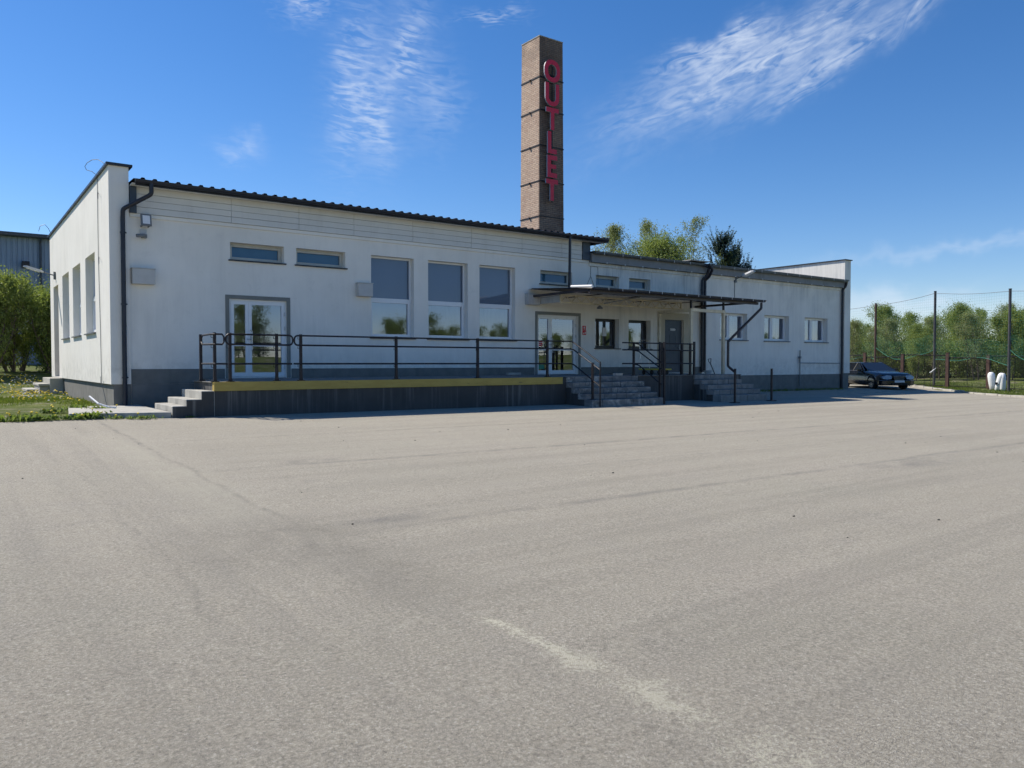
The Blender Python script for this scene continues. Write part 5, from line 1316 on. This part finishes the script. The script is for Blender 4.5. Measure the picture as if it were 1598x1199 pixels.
# roof
gh = [(0.85, .78, .80, .95, .96), (0.15, .72, .62, 1.20, 1.23), (-0.2, .70, .58, 1.36, 1.40), (-0.9, .70, .58, 1.40, 1.435), (-1.45, .68, .56, 1.34, 1.375), (-1.95, .66, .62, 1.05, 1.10)]
mb = MB()
for (y, w0, w1, z0, z1) in gh[2:5]: mb.v += [(w0-0.02, y-1.0, z0-0.02), (w1, y-1.0, z0+0.012), (w1*0.6, y-1.0, z1), (-w1*0.6, y-1.0, z1), (-w1, y-1.0, z0+0.012), (-w0+0.02, y-1.0, z0-0.02)]
for i in range(2):
    for k_ in range(5): mb.f.append((i*6+k_, i*6+k_+1, (i+1)*6+k_+1, (i+1)*6+k_))
cpart(mb, 'roof', M_car, smooth=True)
def q4(mb, a, b2, c_, d): mb.quad(*[(p[0], p[1]-1.0, p[2]) for p in (a, b2, c_, d)])
mb = MB(); q4(mb, (.74, .90, .95), (-.74, .90, .95), (-.57, -.18, 1.385), (.57, -.18, 1.385)); cpart(mb, 'windscreen', M_carglass)
mb = MB(); q4(mb, (.70, -1.98, 1.0), (-.70, -1.98, 1.0), (-.55, -1.45, 1.36), (.55, -1.45, 1.36)); cpart(mb, 'rear_window', M_carglass)
for s_ in (1, -1):
    mb = MB(); q4(mb, (s_*.885, .55, .95), (s_*.64, -.22, 1.345), (s_*.64, -.42, 1.36), (s_*.885, -.42, .95)); q4(mb, (s_*.885, -.48, .95), (s_*.64, -.48, 1.362), (s_*.63, -1.30, 1.33), (s_*.875, -1.75, .97)); cpart(mb, 'side_window', M_carglass)
    mb = MB(); mb.tube([(s_*.84, .72-1, .95), (s_*.60, -.22-1, 1.375)], 0.03, 6); mb.tube([(s_*.885, -.45-1, .95), (s_*.64, -.45-1, 1.37)], 0.025, 6); mb.tube([(s_*.60, -.22-1, 1.375), (s_*.60, -1.4-1, 1.36), (s_*.82, -2.0-1, 1.0)], 0.035, 6); cpart(mb, 'pillar', M_car)
    mb = MB(); mb.tube([(s_*.90, .60-1, .955), (s_*.895, -1.75-1, .965)], 0.008, 5); mb.tube([(s_*.935, .75-1, .44), (s_*.935, -1.1-1, .44)], 0.012, 5); cpart(mb, 'chrome_strip', M_rim)
    mb = MB(); mb.cbox((s_*1.0, .40-1, 1.0), (0.20, 0.11, 0.13)); cpart(mb, 'mirror', M_car, bevel=0.03)
    # wheels
    for wy in (1.5, -1.47):
        m = Matrix.Translation((s_*0.80, wy-1.0, 0.33)) @ Matrix.Rotation(R(90), 4, 'Y')
        mb = MB(); mb.lathe([(0.22, -0.11), (0.31, -0.115), (0.33, -0.08), (0.33, 0.08), (0.31, 0.115), (0.22, 0.11)], 24, m); wh = cpart(mb, 'wheel', M_black, smooth=False)
        mb = MB(); mb.lathe([(0.19, 0.10*s_), (0.225, 0.118*s_), (0.23, 0.10*s_)], 24, m)
        for k_ in range(10):
            a = k_*math.pi/5; mb.add(MB().box(0.03, 0.215, -0.018, 0.018, min(0.10*s_, 0.118*s_), max(0.10*s_, 0.118*s_)), m @ Matrix.Rotation(a, 4, 'Z'))
        mb.lathe([(0.05, 0.09*s_), (0.04, 0.122*s_)], 12, m)
        mb.build('rim', M_rim, wh)
        mb = MB(); mb.tube([tuple(m @ Vector((0.375*math.cos(R(a_)), 0.375*math.sin(R(a_)), 0.108*s_))) for a_ in range(90, 271, 12)], 0.045, 6); cpart(mb, 'wheel_arch', M_black)
    # headlights
    mb = MB(); y0 = 2.40-1
    pts = [(.36, .66), (.40, .55), (.62, .525), (.80, .56), (.855, .67), (.62, .745), (.42, .735)]
    fr_pts = [(x_, y0+0.135-max(0, x_-.40)**2*0.62-max(0, z_-.6)*0.35, z_) for x_, z_ in pts]; bk = [(x_*0.97, y0-0.12-max(0, x_-.4)*0.5, z_) for x_, z_ in pts]
    n = len(pts); mb.v += [(s_*p[0], p[1], p[2]) for p in fr_pts] + [(s_*p[0], p[1], p[2]) for p in bk]; mb.f.append(tuple(range(n)))
    for k_ in range(n): mb.f.append((k_, (k_+1) % n, n+(k_+1) % n, n+k_))
    cpart(mb, 'headlight', M_lampglass)
# grille
mb = MB(); y0 = 2.53-1; o = [(-.31, .70), (-.24, .53), (.24, .53), (.31, .70)]
mb.prism([(p[0], p[1]) for p in o], 1, y0-0.12, y0); gr = cpart(mb, 'grille', M_black)
mb = MB(); mb.tube([(o[0][0], y0+0.01, o[0][1]), (o[1][0], y0+0.01, o[1][1]), (o[2][0], y0+0.01, o[2][1]), (o[3][0], y0+0.01, o[3][1])], 0.014, 6, closed=True)
for zz in (0.57, 0.61, 0.65): mb.box(-.27, .27, y0, y0+0.006, zz, zz+0.008)
mb.build('chrome_surround', M_rim, gr)
mb = MB(); mb.prism([(-.92, 1.12), (-.925, 1.30), (-.84, 1.43), (-.62, 1.52), (0, 1.575), (.62, 1.52), (.84, 1.43), (.925, 1.30), (.92, 1.12)], 2, .23, .50); cpart(mb, 'bumper', M_car, bevel=0.045)
mb = MB(); mb.tube([(-.90, 1.28, .47), (-.845, 1.44, .47), (-.62, 1.53, .47), (-.3, 1.56, .47)], 0.010, 5); mb.tube([(.90, 1.28, .47), (.845, 1.44, .47), (.62, 1.53, .47), (.3, 1.56, .47)], 0.010, 5); cpart(mb, 'chrome_strip', M_rim)
mb = MB(); mb.box(-.42, .42, 1.5, 1.58, .28, .35); cpart(mb, 'air_intake', M_black)
mb = MB(); mb.box(-.26, .26, 1.57, 1.585, .375, .485); pl = cpart(mb, 'number_plate', M_paper)
# place: local (0, 0.5) is the front axle
ang = math.atan2(hd.y, hd.x)-math.pi/2
cxy = CAR_C-hd*0.5; CAR.rotation_euler = (0, 0, ang); CAR.location = (cxy.x, cxy.y, g(CAR_C.x, CAR_C.y)+0.0)

# ------------------------------------------------------------------ grass, dandelions, weeds
def blade(mb, x, y, z, h, rr, w=0.012):
    a = rr.uniform(0, 6.28); dx_, dy_ = math.cos(a), math.sin(a); lx, ly = rr.gauss(0, .35)*h, rr.gauss(0, .35)*h
    n = len(mb.v); mb.v += [(x-dx_*w, y-dy_*w, z), (x+dx_*w, y+dy_*w, z), (x+lx*.4+dx_*w*.6, y+ly*.4+dy_*w*.6, z+h*.6), (x+lx, y+ly, z+h), (x+lx*.4-dx_*w*.6, y+ly*.4-dy_*w*.6, z+h*.6)]; mb.f.append((n, n+1, n+2, n+3, n+4))
rr = random.Random(77); mb = MB(); fl = MB(); sd = MB()
def dens(x, y): return (math.sin(x*2.1+1.3)*math.sin(y*1.3)+math.sin(x*0.9+y*0.7)+2)/4
cnt = 0
while cnt < 20000:
    x = rr.uniform(-4, 3.25); y = 18.5+abs(rr.gauss(0, 1))*9
    if y > 42 or (x > 2.0 and y < 21.6) or (2.2 < x and 32 < y < 34.6) or y < 18.55+0.12*math.sin(x*7) : continue
    if rr.random() > dens(x, y)**2*2.0: continue
    z = g(x, y)-0.03; blade(mb, x, y, z, rr.uniform(0.03, 0.11)*(0.8 if y < 24 else 1.2), rr, 0.008+0.0007*(y-18)); cnt += 1
mb.build('lawn_grass', M_blade, label='rough grass left of the gable', cat='grass', kind='stuff')
mb = MB(); cnt = 0
while cnt < 14000:
    L = rr.uniform(-10, 14); o_ = abs(rr.gauss(0, 1))*3.0+0.12; q = KA+KD*L+KN*o_; x, y = q.x, q.y
    blade(mb, x, y, g(x, y)-0.02, rr.uniform(0.05, 0.16), rr, 0.015); cnt += 1
mb.build('verge_grass', M_blade, label='short grass behind the kerb on the right', cat='grass', kind='stuff')
for i in range(1000):
    x = rr.uniform(-3, 3.1); y = rr.uniform(23.5, 41) if i % 3 else rr.choice((rr.gauss(30.5, 0.7), rr.gauss(35.5, 1.0)))
    if x > 2.1 and 31.8 < y < 34.8: continue
    z = g(x, y)+rr.uniform(0.10, 0.18); t_ = fl if rr.random() < 0.72 else sd
    t_.lathe([(0.01, -0.01), (0.028, 0.0), (0.027, 0.01), (0.01, 0.016)], 7, Matrix.Translation((x, y, z)) @ Matrix.Rotation(rr.uniform(-.7, .7), 4, 'X') @ Matrix.Rotation(rr.uniform(-.7, .7), 4, 'Y'))
fl.build('dandelion_flowers', M_yellow, label='scattered yellow dandelion flowers in the left lawn', cat='flowers', kind='stuff')
sd.build('dandelion_clocks', M_seed, label='white dandelion seed heads in the left lawn', cat='flowers', kind='stuff')
def weed(x, y, s, nfl, seed, label, tall=1.0):
    rr = random.Random(seed); z = g(x, y)+0.0; t_ = thing('dandelion_plant', label, 'weed', (x, y, z), 'weeds along the edge of the asphalt'); mb = MB()
    for i in range(int(60*s*3)):
        a = rr.uniform(0, 6.28); L_ = rr.uniform(0.07, 0.20)*s*1.5; w_ = L_*0.12; up = rr.uniform(0.15, 1.6)*tall; c = Vector((x+rr.gauss(0, .10*s*2), y+rr.gauss(0, .05*s*2), z)); d = Vector((math.cos(a), math.sin(a), up)).normalized(); sdv = Vector((-math.sin(a), math.cos(a), 0))*w_
        e = c+d*L_; m_ = c+d*L_*0.55+Vector((0, 0, 0.02)); n = len(mb.v); mb.v += [tuple(c), tuple(m_+sdv), tuple(e-Vector((0, 0, 0.03))), tuple(m_-sdv)]; mb.f.append((n, n+1, n+2, n+3))
    mb.build('leaves', M_weed, t_)
    if nfl:
        f = MB(); sm = MB()
        for i in range(nfl):
            p = Vector((x+rr.gauss(0, .12*s*2), y+rr.gauss(0, .06*s*2), z+rr.uniform(0.10, 0.22)*s*1.2)); f.lathe([(0.008, -0.01), (0.024, 0.0), (0.023, 0.009), (0.008, 0.014)], 9, Matrix.Translation(p) @ Matrix.Rotation(rr.uniform(-.6, .6), 4, 'X') @ Matrix.Rotation(rr.uniform(-.6, .6), 4, 'Y')); sm.tube([(p.x+rr.gauss(0, .04), p.y, z), tuple(p)], 0.005, 4)
        f.build('flowers', M_yellow, t_); sm.build('stems', M_blade, t_)
    return t_
W_ = [(1.22, 18.55, 0.85, 9, 'large dandelion clump with many yellow flowers at the lawn corner'), (0.88, 18.75, 0.6, 3, 'dandelion clump left of the large flowering clump'), (1.55, 18.5, 0.7, 2, 'small dandelion right of the large flowering clump'), (2.38, 18.5, 0.85, 5, 'bushy dandelion at the left end of the concrete slab'),
      (2.05, 18.45, 0.6, 0, 'small leafy weed left of the bushy dandelion'), (2.86, 18.25, 0.45, 1, 'little weed in front of the concrete slab'), (3.38, 17.95, 0.55, 1, 'dandelion in front of the concrete slab, near the dock steps'), (3.12, 18.05, 0.35, 0, 'tiny weed between the slab weeds'),
      (1.9, 20.4, 0.7, 3, 'tall weed tuft between slab and lawn'), (2.5, 21.2, 0.75, 1, 'weed tuft at the foot of the gable plinth'), (2.85, 20.6, 0.7, 1, 'weed by the white plastic pipe'), (0.3, 18.8, 0.5, 1, 'weed clump at the left end of the lawn edge'), (4.3, 17.9, 0.25, 0, 'tiny sprout at the foot of the dock steps')]
for i, (x, y, s, nf, lb) in enumerate(W_): weed(x, y, s, nf, 100+i, lb)
# low weeds and debris under the right wing wall
mb = MB()
for i in range(900):
    x = 26+rr.random()*9.5; y = 21.15+rr.gauss(0, .18); blade(mb, x, y, g(x, y), rr.uniform(.03, .12), rr, 0.012)
mb.build('wall_weeds', M_blade, label='low weeds at the foot of the right wing wall', cat='weeds', kind='stuff')
# loose stones on the asphalt
mb = MB(); rs = random.Random(8)
for i in range(60):
    x = rs.uniform(-2, 20); y = rs.uniform(2.0, 17)
    s_ = rs.uniform(0.006, 0.016); mb.cbox((x, y, g(x, y)+s_*0.3), (s_*1.6, s_, s_*0.8), rs.uniform(0, 3), 0.2, 0.3)
mb.build('gravel', M_black, label='scattered dark grit on the asphalt', cat='gravel', kind='stuff')
scene.render.film_transparent = False
scene.cycles.max_bounces = 5
scene.cycles.adaptive_threshold = 0.02
scene.cycles.transparent_max_bounces = 10
